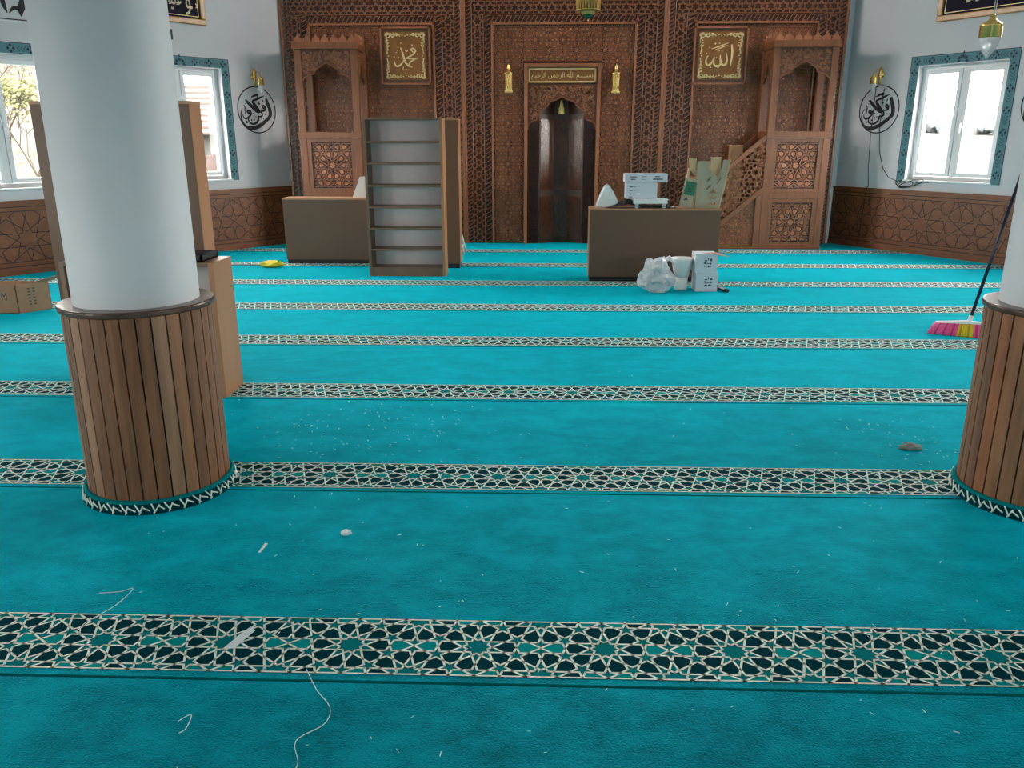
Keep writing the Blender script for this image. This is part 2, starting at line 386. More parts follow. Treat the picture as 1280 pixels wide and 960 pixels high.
def girih(poly, a, cx, cz, keys=('segs',), rot=False):
    """all pattern pieces of scale a whose origin star sits at (cx,cz), clipped to a convex ccw polygon"""
    xs = [p[0] for p in poly]; zs = [p[1] for p in poly]; res = {k: [] for k in keys}
    px, pz = (PX, PZ) if not rot else (PZ, PX)
    for i in range(int(math.floor((min(xs)-cx)/(px*a)))-1, int(math.ceil((max(xs)-cx)/(px*a)))+2):
        for j in range(int(math.floor((min(zs)-cz)/(pz*a)))-1, int(math.ceil((max(zs)-cz)/(pz*a)))+2):
            ox, oz = cx+i*px*a, cz+j*pz*a
            T = (lambda p: (ox+p[0]*a, oz+p[1]*a)) if not rot else (lambda p: (ox-p[1]*a, oz+p[0]*a))
            for k in keys:
                for it in CELL[k]:
                    q = [T(p) for p in it]
                    if max(p[0] for p in q) < min(xs) or min(p[0] for p in q) > max(xs) or max(p[1] for p in q) < min(zs) or min(p[1] for p in q) > max(zs): continue
                    r = clip_seg(q[0], q[1], poly) if k == 'segs' else clip_poly(q, poly)
                    if r: res[k].append(r)
    return res
def rect(u0, u1, z0, z1): return [(u0, z0), (u1, z0), (u1, z1), (u0, z1)]
def carved(mb, poly, a, cx, cz, off, lw=.012, mid=0, pet=1, rot=False, test=None, h=.008):
    """carved strapwork: straps (material mid) and raised pieces (material pet) on a ground at depth off"""
    g = girih(poly, a, cx, cz, ('segs', 'petals', 'stars', 'kites', 'centers'), rot)
    for s_ in g['segs']:
        if test and not (test(s_[0]) and test(s_[1])): continue
        mb.ribbon(s_[0], s_[1], lw, off, off+h, mid)
    for k in ('petals', 'stars', 'kites', 'centers'):
        for q in g[k]:
            if test and not all(test(p) for p in q): continue
            n = len(q); cx_ = sum(p[0] for p in q)/n; cz_ = sum(p[1] for p in q)/n
            sh = .66 if k != 'stars' else .5
            q2 = [(cx_+(p[0]-cx_)*sh, cz_+(p[1]-cz_)*sh) for p in q]
            mb.prism(q2, off, off+h*.9, pet, top_only=True, shrink=.75)
def zigzag(mb, u0, u1, z0, z1, off, horiz, m=0, h=.007):
    """band of slanting interlocked bars"""
    if horiz: L, T = u1-u0, z1-z0
    else: L, T = z1-z0, u1-u0
    p = T*.62; n = int(L/p)
    for i in range(n+1):
        t = i*p
        for (aa, bb) in (((t, .12), (t+p*.7, .88)), ((t+p*.7, .88), (t+p*1.3, .88)) if i % 2 else ((t, .12), (t+p*.6, .12))):
            A = (min(aa[0], L), aa[1]*T); B = (min(bb[0], L), bb[1]*T)
            if horiz: mb.ribbon((u0+A[0], z0+A[1]), (u0+B[0], z0+B[1]), .012, off, off+h, m)
            else: mb.ribbon((u0+A[1], z0+A[0]), (u0+B[1], z0+B[0]), .012, off, off+h, m)
def starband(mb, u0, u1, z0, z1, off, horiz, m=0, h=.009):
    """openwork band of six-pointed stars between circles of hexagons"""
    if horiz: L, T = u1-u0, z1-z0
    else: L, T = z1-z0, u1-u0
    p = T*1.1547*.98; n = max(1, round(L/p)); p = L/n; R = T*.5
    for i in range(n):
        c = (i+.5)*p
        F = (lambda x, y: (u0+c+x, z0+T/2+y)) if horiz else (lambda x, y: (u0+T/2+y, z0+c+x))
        R1, R2 = R*.52, R*1.02
        pts = []
        for k in range(12):
            a = radians(30*k); r = R2 if k % 2 == 1 else R1; pts.append((r*cos(a), r*sin(a)))
        for k in range(12):
            a_, b_ = pts[k], pts[(k+1) % 12]; mb.ribbon(F(*a_), F(*b_), .017, off, off+h, m)
        for k in range(1, 12, 2):
            a_ = pts[k]; d = (a_[0]*1.0, (1 if a_[1] > 0 else -1)*R)
            if abs(a_[1]) < R*.3: mb.ribbon(F(*a_), F((1 if a_[0] > 0 else -1)*p/2, 0), .013, off, off+h, m)
        mb.ribbon(F(p/2-.0, -R), F(p/2, -R*.35), .012, off, off+h, m); mb.ribbon(F(p/2, R*.35), F(p/2, R), .012, off, off+h, m)
        mb.ribbon(F(p/2, -R*.35), F(R1*.95, 0), .010, off, off+h, m); mb.ribbon(F(p/2, R*.35), F(R1*.95, 0), .010, off, off+h, m)

# ================================================================== SETTING
XC = .33
CF = [(-3.817, 13.25), (4.62, 13.25)]
def wall_pt(fr, u): p = fr(u, 0, 0); return (p.x, p.y)
ML = wall_pt(FL_, -1.6); MR = wall_pt(FR_, 1.3)
BL, BR = (-4.7, -4.2), (5.2, -4.2)
HEX = [BL, BR, MR, CF[1], CF[0], ML]          # ccw
CEIL = 6.4
S0, SP, SW = 2.1614, 1.4068, .3054
GA = .0609; STARX = .2265
def build_floor():
    mb = MB(WORLD)
    def row(y0, y1, z, m):
        q = clip_poly(rect(-14, 14, y0, y1), HEX)
        if q: mb.quad([(p[0], p[1], z) for p in q], m)
    ys = [k for k in range(-4, 8)]; prev = -4.3
    for k in ys:
        y = S0+SP*k; g0, g1 = y-.042, y-.030
        row(prev, g0, 0, 0)
        # groove where two carpet lengths meet
        q = clip_poly(rect(-14, 14, g0, g1), HEX)
        if q:
            xa, xb = min(p[0] for p in q), max(p[0] for p in q)
            mb.quad([(xa, g0, 0), (xb, g0, 0), (xb, g0+.002, -.016), (xa, g0+.002, -.016)], 1)
            mb.quad([(xa, g0+.002, -.016), (xb, g0+.002, -.016), (xb, g1-.002, -.016), (xa, g1-.002, -.016)], 1)
            mb.quad([(xa, g1-.002, -.016), (xb, g1-.002, -.016), (xb, g1, .001), (xa, g1, .001)], 1)
        prev = g1
    row(prev, 13.26, 0, 0)
    # niche floor
    mb.quad([(XC-.55, 13.2, 0), (XC+.55, 13.2, 0), (XC+.55, 14.1, 0), (XC-.55, 14.1, 0)], 0)
    # patterned borders
    fr = Frame((0, 0), (1, 0), (0, 1))
    for k in range(-1, 8):
        y = S0+SP*k; q = clip_poly(rect(-14, 14, y, y+SW), HEX)
        xa = max(min(p[0] for p in q if abs(p[1]-yy) < .2) for yy in (y, y+SW)) if False else None
        lo = [p for p in q]; 
        mb.quad([(p[0], p[1], .0008) for p in lo], 2)
        if k == -1: continue
        g = girih(lo, GA, STARX, y+SW/2, ('segs', 'petals', 'kites'))
        for key, m, z in (('petals', 3, .0014), ('kites', 4, .0014)):
            for pg in g[key]: mb.quad([(p[0], p[1], z) for p in pg], m)
        mb.fr = lambda u, off, z: Vector((u, z, off))
        for s_ in g['segs']: mb.ribbon(s_[0], s_[1], .0072, .001, .0022, 5, flat=True)
        xs0 = [p for p in lo if p[1] < y+.01]; xs1 = [p for p in lo if p[1] > y+SW-.01]
        for row_, yy in ((xs0, y+.003), (xs1, y+SW-.003)):
            mb.ribbon((min(p[0] for p in row_), yy), (max(p[0] for p in row_), yy), .0065, .001, .0022, 5, flat=True)
        mb.fr = WORLD
    o = mb.build('floor', [M['carpet'], M['teal_dark'], M['teal_dark'], M['navy'], M['teal_light'], M['white_pile']])
    fixn(o)
    # make sure every face looks up
    me = o.data
    bm = bmesh.new(); bm.from_mesh(me)
    for f in bm.faces:
        if f.normal.z < -.5: f.normal_flip()
    bm.to_mesh(me); bm.free()
    struct(o, 'turquoise prayer carpet with rows of white and navy star-patterned borders')
build_floor()
def slab(name, pts, z0, z1, m):
    mb = MB(WORLD); mb.prism(pts, z0, z1, axes='xy'); return struct(fixn(mb.build(name, m)))
slab('ceiling', HEX, CEIL, CEIL+.2, M['ceiling'])
def wall(name, fr, u0, u1, holes, m=None, th=.22, z1=CEIL, extra=None):
    mb = MB(fr); us = sorted(set([u0, u1]+[h[0] for h in holes]+[h[1] for h in holes]))
    for a, b in zip(us, us[1:]):
        hs = sorted([h for h in holes if h[0] <= a+1e-6 and h[1] >= b-1e-6], key=lambda h: h[2]); z = -.05
        for h in hs:
            if h[2] > z: mb.box((a, -th, z), (b, 0, h[2]))
            z = h[3]
        mb.box((a, -th, z), (b, 0, z1))
    return struct(fixn(mb.build(name, m or M['wall'])))
WZ0, WZ1 = 1.03, 2.545; HZ0, HZ1 = 4.3, 5.8
LC = [6.55, 4.20]; RC = [-6.99, -4.64]; HW = .62
wall('wall_left', FL_, -1.6, 8.45, [(c-HW, c+HW, WZ0, WZ1) for c in LC]+[(c-.8, c+.8, HZ0, HZ1) for c in LC])
wall('wall_right', FR_, -9.1, 1.3, [(c-HW, c+HW, WZ0, WZ1) for c in RC]+[(c-.8, c+.8, HZ0, HZ1) for c in RC])
wall('wall_front', FY(13.25), -4.0, 4.85, [(XC-.42, XC+.42, -.05, 2.35)])
def two(name, A, B, holes):
    A = Vector((*A, 0)); B = Vector((*B, 0)); d = (B-A).normalized(); n = Vector((-d.y, d.x, 0))
    fr = Frame(A[:2], d[:2], n[:2]); wall(name, fr, -.1, (B-A).length+.1, holes); return fr, (B-A).length
fLR, lLR = two('wall_left_rear', ML, BL, [(2.8, 3.8, 1.03, 2.545), (6.6, 7.6, 1.03, 2.545)])
fBK, lBK = two('wall_back', BL, BR, [])
fRR, lRR = two('wall_right_rear', BR, MR, [(2.2, 3.2, 1.03, 2.545), (6.0, 7.0, 1.03, 2.545)])

# ---- windows
def window(n, fr, c, hinge_left=False):
    root = bpy.data.objects.new('window_%d' % n, None); COL.objects.link(root); root.location = fr(c, -.1, WZ0); struct(root, 'white two-sash window onto a bright day')
    a, b, z0, z1 = c-HW, c+HW, WZ0, WZ1; o0, o1 = -.17, -.10
    mb = MB(fr); t = .05
    mb.box((a, o0, z0), (a+t, o1, z1)); mb.box((b-t, o0, z0), (b, o1, z1)); mb.box((a+t, o0, z1-t), (b-t, o1, z1)); mb.box((a+t, o0, z0), (b-t, o1, z0+t))
    mb.box((c-.03, o0, z0+t), (c+.03, o1, z1-t))
    fixn(mb.build('window_frame', M['pvc'], root, bevel=.004))
    for sa, sb in ((a+t+.004, c-.034), (c+.034, b-t-.004)):
        s = MB(fr); w = .055; p0, p1 = -.155, -.085; y0, y1 = z0+t+.004, z1-t-.004
        s.box((sa, p0, y0), (sa+w, p1, y1)); s.box((sb-w, p0, y0), (sb, p1, y1)); s.box((sa+w, p0, y0), (sb-w, p1, y0+w)); s.box((sa+w, p0, y1-w), (sb-w, p1, y1))
        so = fixn(s.build('sash', M['pvc'], root, bevel=.004))
        g = MB(fr); g.quad([(sa+w, -.12, y0+w), (sb-w, -.12, y0+w), (sb-w, -.12, y1-w), (sa+w, -.12, y1-w)]); g.build('pane', M['glass'], so)
    h = MB(fr); h.box((c+.045, -.085, 1.72), (c+.065, -.07, 1.80)); h.box((c+.048, -.07, 1.765), (c+.062, -.05, 1.785)); h.box((c+.048, -.06, 1.66), (c+.062, -.048, 1.785)); h.build('handle', M['pvc'], root, bevel=.003)
    s = MB(fr); s.box((a-.02, -.22, z0-.022), (b+.02, .03, z0)); s.build('window_sill', M['sill'], root, bevel=.004)
    # painted stencil border round the opening
    tw = .128; tb = MB(fr)
    tb.box((a-tw, 0, z0-.02), (a, .004, z1+tw)); tb.box((b, 0, z0-.02), (b+tw, .004, z1+tw)); tb.box((a, 0, z1), (b, .004, z1+tw))
    e = .005
    for q in (((a-tw, z0-.02), (a-tw, z1+tw)), ((b+tw, z0-.02), (b+tw, z1+tw)), ((a-tw, z1+tw), (b+tw, z1+tw))): tb.ribbon(q[0], q[1], .007, .003, .0055, 1)
    for q in (((a-.002, z0), (a-.002, z1)), ((b+.002, z0), (b+.002, z1)), ((a, z1+.004), (b, z1+.004))): tb.ribbon(q[0], q[1], .006, .003, .0055, 3)
    def diamond(u, z):
        for du, dz in ((.031, 0), (-.031, 0), (0, .034), (0, -.034)):
            r = .0175; tb.prism([(u+du-r, z+dz), (u+du, z+dz-r*1.15), (u+du+r, z+dz), (u+du, z+dz+r*1.15)], .004, .0055, 1, top_only=True)
        for du, dz in ((.05, .05), (-.05, .05), (.05, -.05), (-.05, -.05)): tb.ribbon((u+du*.4, z+dz*.5), (u+du*.72, z+dz*.8), .005, .004, .0055, 2)
    def leaf(u, z, vert):
        for k in (-1, 0, 1):
            for sg in (-1, 1):
                if vert: tb.ribbon((u, z+k*.035), (u+sg*.03, z+k*.035+.028), .009, .004, .0055, 2)
                else: tb.ribbon((u+k*.035, z), (u+k*.035+.028, z+sg*.03), .009, .004, .0055, 2)
    for i in range(6):
        z = z0+.10+i*(z1-z0-.02)/5.6
        for u in (a-tw/2, b+tw/2):
            diamond(u, z)
            if i < 5: leaf(u, z+.135, True)
    for i, u in enumerate([c+x for x in (-.60, -.44, -.22, .22, .44, .60)]): diamond(u, z1+tw/2) if i not in (0, 5) else diamond(u-.06*(1 if i == 0 else -1), z1+tw/2)
    for u in (c-.33, c+.33, c-.53, c+.53): leaf(u, z1+tw/2, False)
    for k in range(9):
        ang = radians(-10+k*25); tb.prism([(c+.085*cos(ang)*x+y*sin(ang)*.016, z1+tw/2-.03+.075*sin(ang)*x-y*cos(ang)*.016) for x, y in ((.35, 0), (.7, 1), (1.05, 0), (.7, -1))], .004, .0055, 2 if k % 2 else 1, top_only=True)
    tb.prism([(c-.015, z1+tw-.01), (c+.015, z1+tw-.01), (c, z1+tw+.03)], .001, .0055, 1)
    t_ = fixn(tb.build('trim_%d' % n, [M['trim'], M['motif'], M['motif2'], M['pvc']])); struct(t_, 'teal stencilled border with navy flowers round a window')
wn = 0
for fr, cs in ((FL_, LC), (FR_, RC)):
    for c in cs:
        wn += 1; window(wn, fr, c)
        pl = area_light('window_portal', fr(c, -.21, (WZ0+WZ1)/2), fr.n, 2*HW, WZ1-WZ0, 1); pl.data.cycles.is_portal = True
def added_window(n, fr, c, w, z0, z1, power, kick=.0):  # unseen openings, high and rear, added to bring more daylight into the hall
    root = bpy.data.objects.new('window_%d' % n, None); COL.objects.link(root); root.location = fr(c, -.1, z0); struct(root, 'unseen window added to let in more daylight')
    mb = MB(fr); a, b = c-w/2, c+w/2; t = .06
    for q in (((a, -.18, z0), (a+t, -.1, z1)), ((b-t, -.18, z0), (b, -.1, z1)), ((a, -.18, z0), (b, -.1, z0+t)), ((a, -.18, z1-t), (b, -.1, z1)), ((c-.03, -.18, z0), (c+.03, -.1, z1))): mb.box(*q)
    fixn(mb.build('window_frame', M['pvc'], root))
    pl = area_light('window_portal', fr(c, -.21, (z0+z1)/2), fr.n, w, z1-z0, 1); pl.data.cycles.is_portal = True
P_SIDE, P_REAR = 0, 0
for c in LC: wn += 1; added_window(wn, FL_, c, 1.6, HZ0, HZ1, P_SIDE)
for c in RC: wn += 1; added_window(wn, FR_, c, 1.6, HZ0, HZ1, P_SIDE)
for fr, cs, z0 in ((fLR, (3.3, 7.1), 1.0), (fRR, (2.7, 6.5), 1.0)):
    for c in cs: wn += 1; added_window(wn, fr, c, 1.0, 1.03, 2.545, P_REAR)

# ---- wainscot on the splayed walls
def wainscot(name, fr, u0, u1, star_u):
    mb = MB(fr); H = .884
    mb.box((u0, 0, 0), (u1, .022, H-.03)); mb.box((u0, 0, H-.03), (u1, .032, H)); mb.box((u0, 0, 0), (u1, .028, .07))
    off = .0222
    for z in (H-.075, H-.125, .10, .155): mb.ribbon((u0, z), (u1, z), .009, off, off+.001, 1, flat=True)
    g = girih(rect(u0+.05, u1-.02, .165, H-.135), .168, star_u, .415, ('segs',))
    for s_ in g['segs']: mb.ribbon(s_[0], s_[1], .0095, off, off+.001, 1, flat=True)
    return struct(fixn(mb.build(name, [M['wains'], M['groove']])), 'brown board wainscot engraved with large ten-pointed stars')
wainscot('baseboard_left', FL_, -1.6, 8.25, 4.257)
wainscot('baseboard_right', FR_, -9.02, 1.3, -7.25)

# ================================================================== THE CARVED QIBLA WALL
YP = 13.12      # ground plane of the carved wall
def bay(x0, x1, label, inner_x, hole=None, a=.0597, star=(XC, 2.95)):
    """one bay: rail, herring band, star band, herring band, rail, field"""
    root = thing('carved_bay', ((x0+x1)/2, 13.2, 0), label, 'carved panel')
    fr = FY(YP); TOP = 3.66
    g = MB(fr)
    if hole:
        h0, h1, hz = hole; g.box((x0, -.12, 0), (h0, 0, TOP+.3)); g.box((h1, -.12, 0), (x1, 0, TOP+.3)); g.box((h0, -.12, hz), (h1, 0, TOP+.3))
    else: g.box((x0+(.08 if x0 < -3 else 0), -.12, 0), (x1, 0, TOP+.3))
    fixn(g.build('backing_board', M['w_dark'], root))
    r = MB(fr)
    def rail(u0, u1, z0, z1, t=.03, m=0): r.box((u0, 0, z0), (u1, t, z1), m)
    w = .038
    rail(x0, x0+w, 0, TOP); rail(x1-w, x1, 0, TOP); rail(x0, x1, TOP-w, TOP); rail(x0, x1, TOP+.16, TOP+.3, .07)
    i0, i1, it = x0+.42, x1-.42, TOP-.42
    for d, ww, t in ((.125, .012, .012), (.30, .012, .012)):
        rail(x0+d, x0+d+ww, 0, TOP-d, t); rail(x1-d-ww, x1-d, 0, TOP-d, t); rail(x0+d, x1-d, TOP-d-ww, TOP-d, t)
    rail(i0-.0, i0+.035, 0, it, .04); rail(i1-.035, i1, 0, it, .04); rail(i0, i1, it-.035, it, .04)
    fixn(r.build('moulding', M['w_rail'], root, bevel=.006))
    b = MB(fr)
    for (u0, u1) in ((x0+w, x0+.125), (x1-.125, x1-w), (x0+.315, x0+.42), (x1-.42, x1-.315)): zigzag(b, u0, u1, 0, TOP-.1 if u0 < x0+.2 or u1 > x1-.2 else TOP-.315, 0, False)
    zigzag(b, x0+.13, x1-.13, TOP-.125, TOP-w, 0, True); zigzag(b, i0, i1, TOP-.42, TOP-.315, 0, True)
    for (u0, u1) in ((x0+.14, x0+.298), (x1-.298, x1-.14)): starband(b, u0, u1, 0, TOP-.31, 0, False)
    starband(b, x0+.14, x1-.14, TOP-.298, TOP-.14, 0, True)
    b.build('carved_border', M['w_mid'], root)
    f = MB(fr)
    if hole:
        regs = [rect(i0+.04, h0-.19, .02, it-.04), rect(h1+.19, i1-.04, .02, it-.04), rect(h0-.19, h1+.19, 2.70, it-.04)]
    else: regs = [rect(i0+.04, i1-.04, .02, it-.04)]
    for q in regs: carved(f, q, a, star[0], star[1], 0, .0085, 0, 1)
    f.build('carved_field', [M['w_mid'], M['w_petal']], root)
    return root
bay(-3.90, -1.16, 'carved walnut wall panel on the left, partly behind the tall bookshelves', None, star=(-1.66, 2.0))
bay(-1.16, 1.845, 'central carved walnut wall panel framing the prayer niche', None, hole=(XC-.40, XC+.40, 2.30), star=(XC, 3.0))
bay(1.845, 4.49, 'carved walnut wall panel on the right, behind the pulpit with stairs', None, star=(2.6, 2.0))

# ---- prayer niche
def niche():
    root = thing('prayer_niche', (XC, 13.2, 0), 'dark carved walnut prayer niche with lobed arch in the middle of the wall', 'prayer niche')
    fr = FY(YP)
    f = MB(fr)
    hw = .575; w = .055
    f.box((XC-hw, 0, 0), (XC-hw+w, .13, 2.665)); f.box((XC+hw-w, 0, 0), (XC+hw, .13, 2.665)); f.box((XC-hw+w, 0, 2.61), (XC+hw-w, .13, 2.665))
    fixn(f.build('frame', M['w_rail'], root, bevel=.008))
    # lobed arch board
    prof = [(.52, 1.72), (.515, 1.76), (.49, 1.815), (.44, 1.85), (.385, 1.862), (.362, 1.885), (.35, 1.93), (.335, 1.975), (.30, 2.015), (.245, 2.045), (.215, 2.07), (.205, 2.10), (.165, 2.135), (.10, 2.15), (.075, 2.158), (.03, 2.185), (0, 2.20)]
    arch = [(XC-x, z) for x, z in prof]+[(XC+x, z) for x, z in prof[-2::-1]]
    arch_out = [(XC-.52, 1.72)]
    top = 2.375
    outer = [(XC-.522, 1.60), (XC-.522, top), (XC+.522, top), (XC+.522, 1.60)]
    loop = [(XC-.522, top), (XC-.522, 1.72)]+arch[1:-1]+[(XC+.522, 1.72), (XC+.522, top)]
    mb = plate([loop], .06, .085, fr); fixn(mb.build('arch_board', M['w_board'], root))
    e = MB(fr)
    for p, q in zip(arch, arch[1:]): e.ribbon(p, q, .022, .08, .098, 0)
    e.build('arch_edge', M['w_rail'], root)
    # scrollwork on the spandrels
    sc = MB(fr)
    def inside(p):
        x = abs(p[0]-XC)
        if p[1] > top-.02 or x > .50: return False
        zz = 2.2
        for (xa, za), (xb, zb) in zip(prof, prof[1:]):
            if xb <= x <= xa: zz = za+(zb-za)*(xa-x)/max(xa-xb, 1e-5)
        return p[1] > zz+.03
    rnd = random.Random(3)
    for i in range(520):
        c = (XC+rnd.uniform(-.5, .5), rnd.uniform(1.78, top-.02)); r0 = rnd.uniform(.018, .034); a0 = rnd.uniform(0, 6.28); sg = rnd.choice((-1, 1))
        pts = [(c[0]+r0*(1-t*.75)*cos(a0+sg*t*5), c[1]+r0*(1-t*.75)*sin(a0+sg*t*5), (.014-.005*t)) for t in (0, .2, .4, .6, .8, 1)]
        if all(inside(p) for p in pts): sc.brush(pts, .084, .093, 0, sub=2)
    sc.build('scrollwork', M['w_light'], root)
    # inscription board
    ib = MB(fr); u0, u1, z0, z1 = XC-.52, XC+.51, 2.385, 2.61
    ib.box((u0, .05, z0), (u1, .085, z1)); io = fixn(ib.build('inscription_board', M['brass_bg'], root)); io['label'] = 'bronze board with raised gold inscription'
    gb = MB(fr); t = .02; z0 += .012; z1 -= .012; u0 += .012; u1 -= .012
    gb.box((u0, .085, z0), (u1, .10, z0+t)); gb.box((u0, .085, z1-t), (u1, .10, z1)); gb.box((u0, .085, z0), (u0+t, .10, z1)); gb.box((u1-t, .085, z0), (u1, .10, z1))
    gb.build('gold_border', M['gold_leaf'], io)
    bas = "\uFEE2\uFEF4\uFEA3\uFEAE\uFEDF\uFE8D \uFEE6\uFEE4\uFEA3\uFEAE\uFEDF\uFE8D \uFDF2 \uFEE2\u0640\u0640\u0640\u0640\uFEB4\uFE91"
    t_ = text(bas, u0+.045, u1-.045, z0+.035, z1-.03, .085, .097, fr); fixn(t_.build('gold_lettering', M['gold_leaf'], io))
    # shallow recess behind the arch board, opening and five-sided niche
    rc = MB(fr)
    for sg in (-1, 1):
        a_, b_ = sorted((XC+sg*.34, XC+sg*.522)); rc.box((a_, -.005, 0), (b_, .03, 2.15))
        q = rect(a_+.01, b_-.01, .03, 1.75); carved(rc, q, .0597, XC, 1.2, .03, .010, 1, 2)
    fixn(rc.build('inner_reveal', [M['w_niche'], M['w_dark'], M['w_dark']], root))
    nb = MB(WORLD); pts = [(-.36, 13.10), (-.345, 13.12), (-.12, 13.285), (.12, 13.285), (.345, 13.12), (.36, 13.10)]
    H_ = 1.95
    for i in range(len(pts)-1):
        (xa, ya), (xb, yb) = pts[i], pts[i+1]
        nb.quad([(XC+xa, ya, 0), (XC+xb, yb, 0), (XC+xb, yb, H_), (XC+xa, ya, H_)])
        tx, ty = -.0, 13.12
        n = 5
        for k in range(n):   # ribbed half dome closing the top
            t0, t1 = k/n*pi/2, (k+1)/n*pi/2
            def dp(x, y, t): return (XC+x*cos(t), ty+(y-ty)*cos(t), H_+.32*sin(t))
            nb.quad([dp(xa, ya, t0), dp(xb, yb, t0), dp(xb, yb, t1), dp(xa, ya, t1)])
    no = nb.build('niche_wall', M['w_niche'], root); sol = no.modifiers.new('thick', 'SOLIDIFY'); sol.thickness = .03; sol.offset = 0
    # carved panels on the five sides
    for i in range(1, len(pts)-2):
        (xa, ya), (xb, yb) = pts[i], pts[i+1]; L = hypot(xb-xa, yb-ya); d = ((xb-xa)/L, (yb-ya)/L); n_ = (d[1], -d[0])
        f2 = Frame((XC+xa, ya), d, n_); cv = MB(f2)
        for (za, zb) in ((.08, .72), (.82, 1.88)):
            carved(cv, rect(.02, L-.02, za, zb), .042, L/2, (za+zb)/2, .016, .008, 0, 1, h=.006)
        cv.build('carved_side_panel', [M['w_gloss'], M['w_gloss']], root)
niche()

# ---- gold calligraphy panels
def gold_panel(x0, x1, z0, z1, label, kind):
    fr = FY(YP-.0)
    root = thing('gold_calligraphy', ((x0+x1)/2, YP, z0), label, 'wall calligraphy')
    b = MB(fr); b.box((x0-.085, .002, z0-.09), (x1+.085, .05, z1+.09)); fixn(b.build('wood_surround', M['w_surr'], root))
    r = MB(fr)
    for q in (((x0-.085, .05, z0-.09), (x0-.06, .07, z1+.09)), ((x1+.06, .05, z0-.09), (x1+.085, .07, z1+.09)), ((x0-.085, .05, z0-.09), (x1+.085, .07, z0-.065)), ((x0-.085, .05, z1+.065), (x1+.085, .07, z1+.09))): r.box(*q)
    fixn(r.build('surround_edge', M['w_rail'], root))
    p = MB(fr); p.box((x0-.02, .05, z0-.02), (x1+.02, .058, z1+.02)); fixn(p.build('bronze_plate', M['brass_bg'], root))
    W_, H_ = x1-x0, z1-z0; g = MB(fr)
    X = lambda x: x0+(x-150)/560*W_; Z = lambda y: z1-(y-175)/630*H_; S = W_/560
    def st(pts, w):
        ww = w if isinstance(w, list) else [w]*len(pts); g.brush([(X(x), Z(y), k*S) for (x, y), k in zip(pts, ww)], .058, .07, 0, sub=4)
    def dot(x, y, r): g.prism([(X(x-r), Z(y)), (X(x), Z(y+r)), (X(x+r), Z(y)), (X(x), Z(y-r))], .058, .07, 0)
    if kind == 'a':
        st([(572, 335), (584, 440), (580, 540), (570, 640)], [16, 26, 24, 10])
        st([(505, 450), (520, 540), (512, 600), (480, 625), (445, 590), (432, 540), (430, 480)], [10, 22, 26, 28, 24, 20, 12])
        st([(445, 590), (420, 630), (375, 635), (350, 600), (350, 500)], [20, 28, 28, 22, 12])
        st([(355, 510), (320, 590), (275, 625), (245, 590), (250, 520), (272, 490)], [16, 24, 28, 22, 16, 10])
        st([(305, 395), (420, 355), (530, 310)], [8, 18, 6]); st([(350, 412), (440, 375), (520, 345)], [6, 14, 6])
        st([(405, 425), (430, 410), (455, 425)], 12)
        for d in ((355, 322, 13), (410, 315, 10), (282, 375, 13), (245, 460, 12), (262, 505, 10), (380, 520, 12), (310, 655, 13), (410, 655, 13), (395, 690, 10)): dot(*d)
    else:
        st([(548, 440), (510, 405), (545, 385), (578, 420), (550, 460), (500, 495), (440, 520), (530, 528), (625, 518)], [14, 18, 20, 22, 20, 18, 20, 22, 12])
        st([(625, 518), (560, 540), (500, 575), (480, 610), (500, 640)], [14, 20, 20, 18, 12])
        st([(362, 375), (392, 460), (415, 550), (450, 610), (525, 648)], [14, 24, 30, 30, 20])
        st([(415, 540), (380, 590), (330, 630), (285, 625), (265, 560)], [18, 20, 26, 22, 10])
        st([(400, 640), (390, 665), (402, 692)], 12); st([(430, 410), (450, 430), (465, 405)], 10)
        for d in ((440, 682, 13), (265, 505, 14), (328, 515, 13), (318, 412, 13), (530, 340, 12), (605, 465, 12), (370, 310, 10), (300, 440, 8)): dot(*d)
    # scrolled corner ornaments and wavy sides
    for sx_ in (-1, 1):
        for sy in (-1, 1):
            cx, cy = 430+sx_*245, 490+sy*278
            for r0, a0, dx, dy in ((46, 0, 0, 0), (34, 2, -62, 10), (34, 4, 6, -72), (22, 1, -118, 14), (22, 3, 8, -128)):
                pts = [(cx+sx_*(dx+r0*(1-.7*t)*cos(a0+t*5.2)), cy+sy*(dy+r0*(1-.7*t)*sin(a0+t*5.2))) for t in (0, .17, .33, .5, .66, .83, 1)]
                st(pts, [10, 16, 18, 16, 14, 12, 10])
            st([(cx+sx_*22, cy+sy*22), (cx-sx_*60, cy+sy*24), (cx-sx_*130, cy+sy*12), (cx-sx_*190, cy+sy*26)], [22, 18, 14, 8])
            st([(cx+sx_*22, cy+sy*22), (cx+sx_*24, cy-sy*60), (cx+sx_*8, cy-sy*150), (cx+sx_*22, cy-sy*250)], [22, 18, 16, 12])
        for k in range(7): dot(430+sx_*(262-(k % 2)*14), 490+(k-3)*42, 12)
    for sy in (-1, 1):
        for k in range(7): dot(430+(k-3)*38, 490+sy*(288-(k % 2)*10), 11)
    g.build('gold_relief', M['gold_leaf'], root)
gold_panel(-2.31, -1.73, 2.464, 3.093, 'gold calligraphy panel with flowing script, left of the prayer niche', 'm')
gold_panel(2.344, 2.965, 2.455, 3.075, 'gold calligraphy panel with upright strokes, right of the prayer niche', 'a')

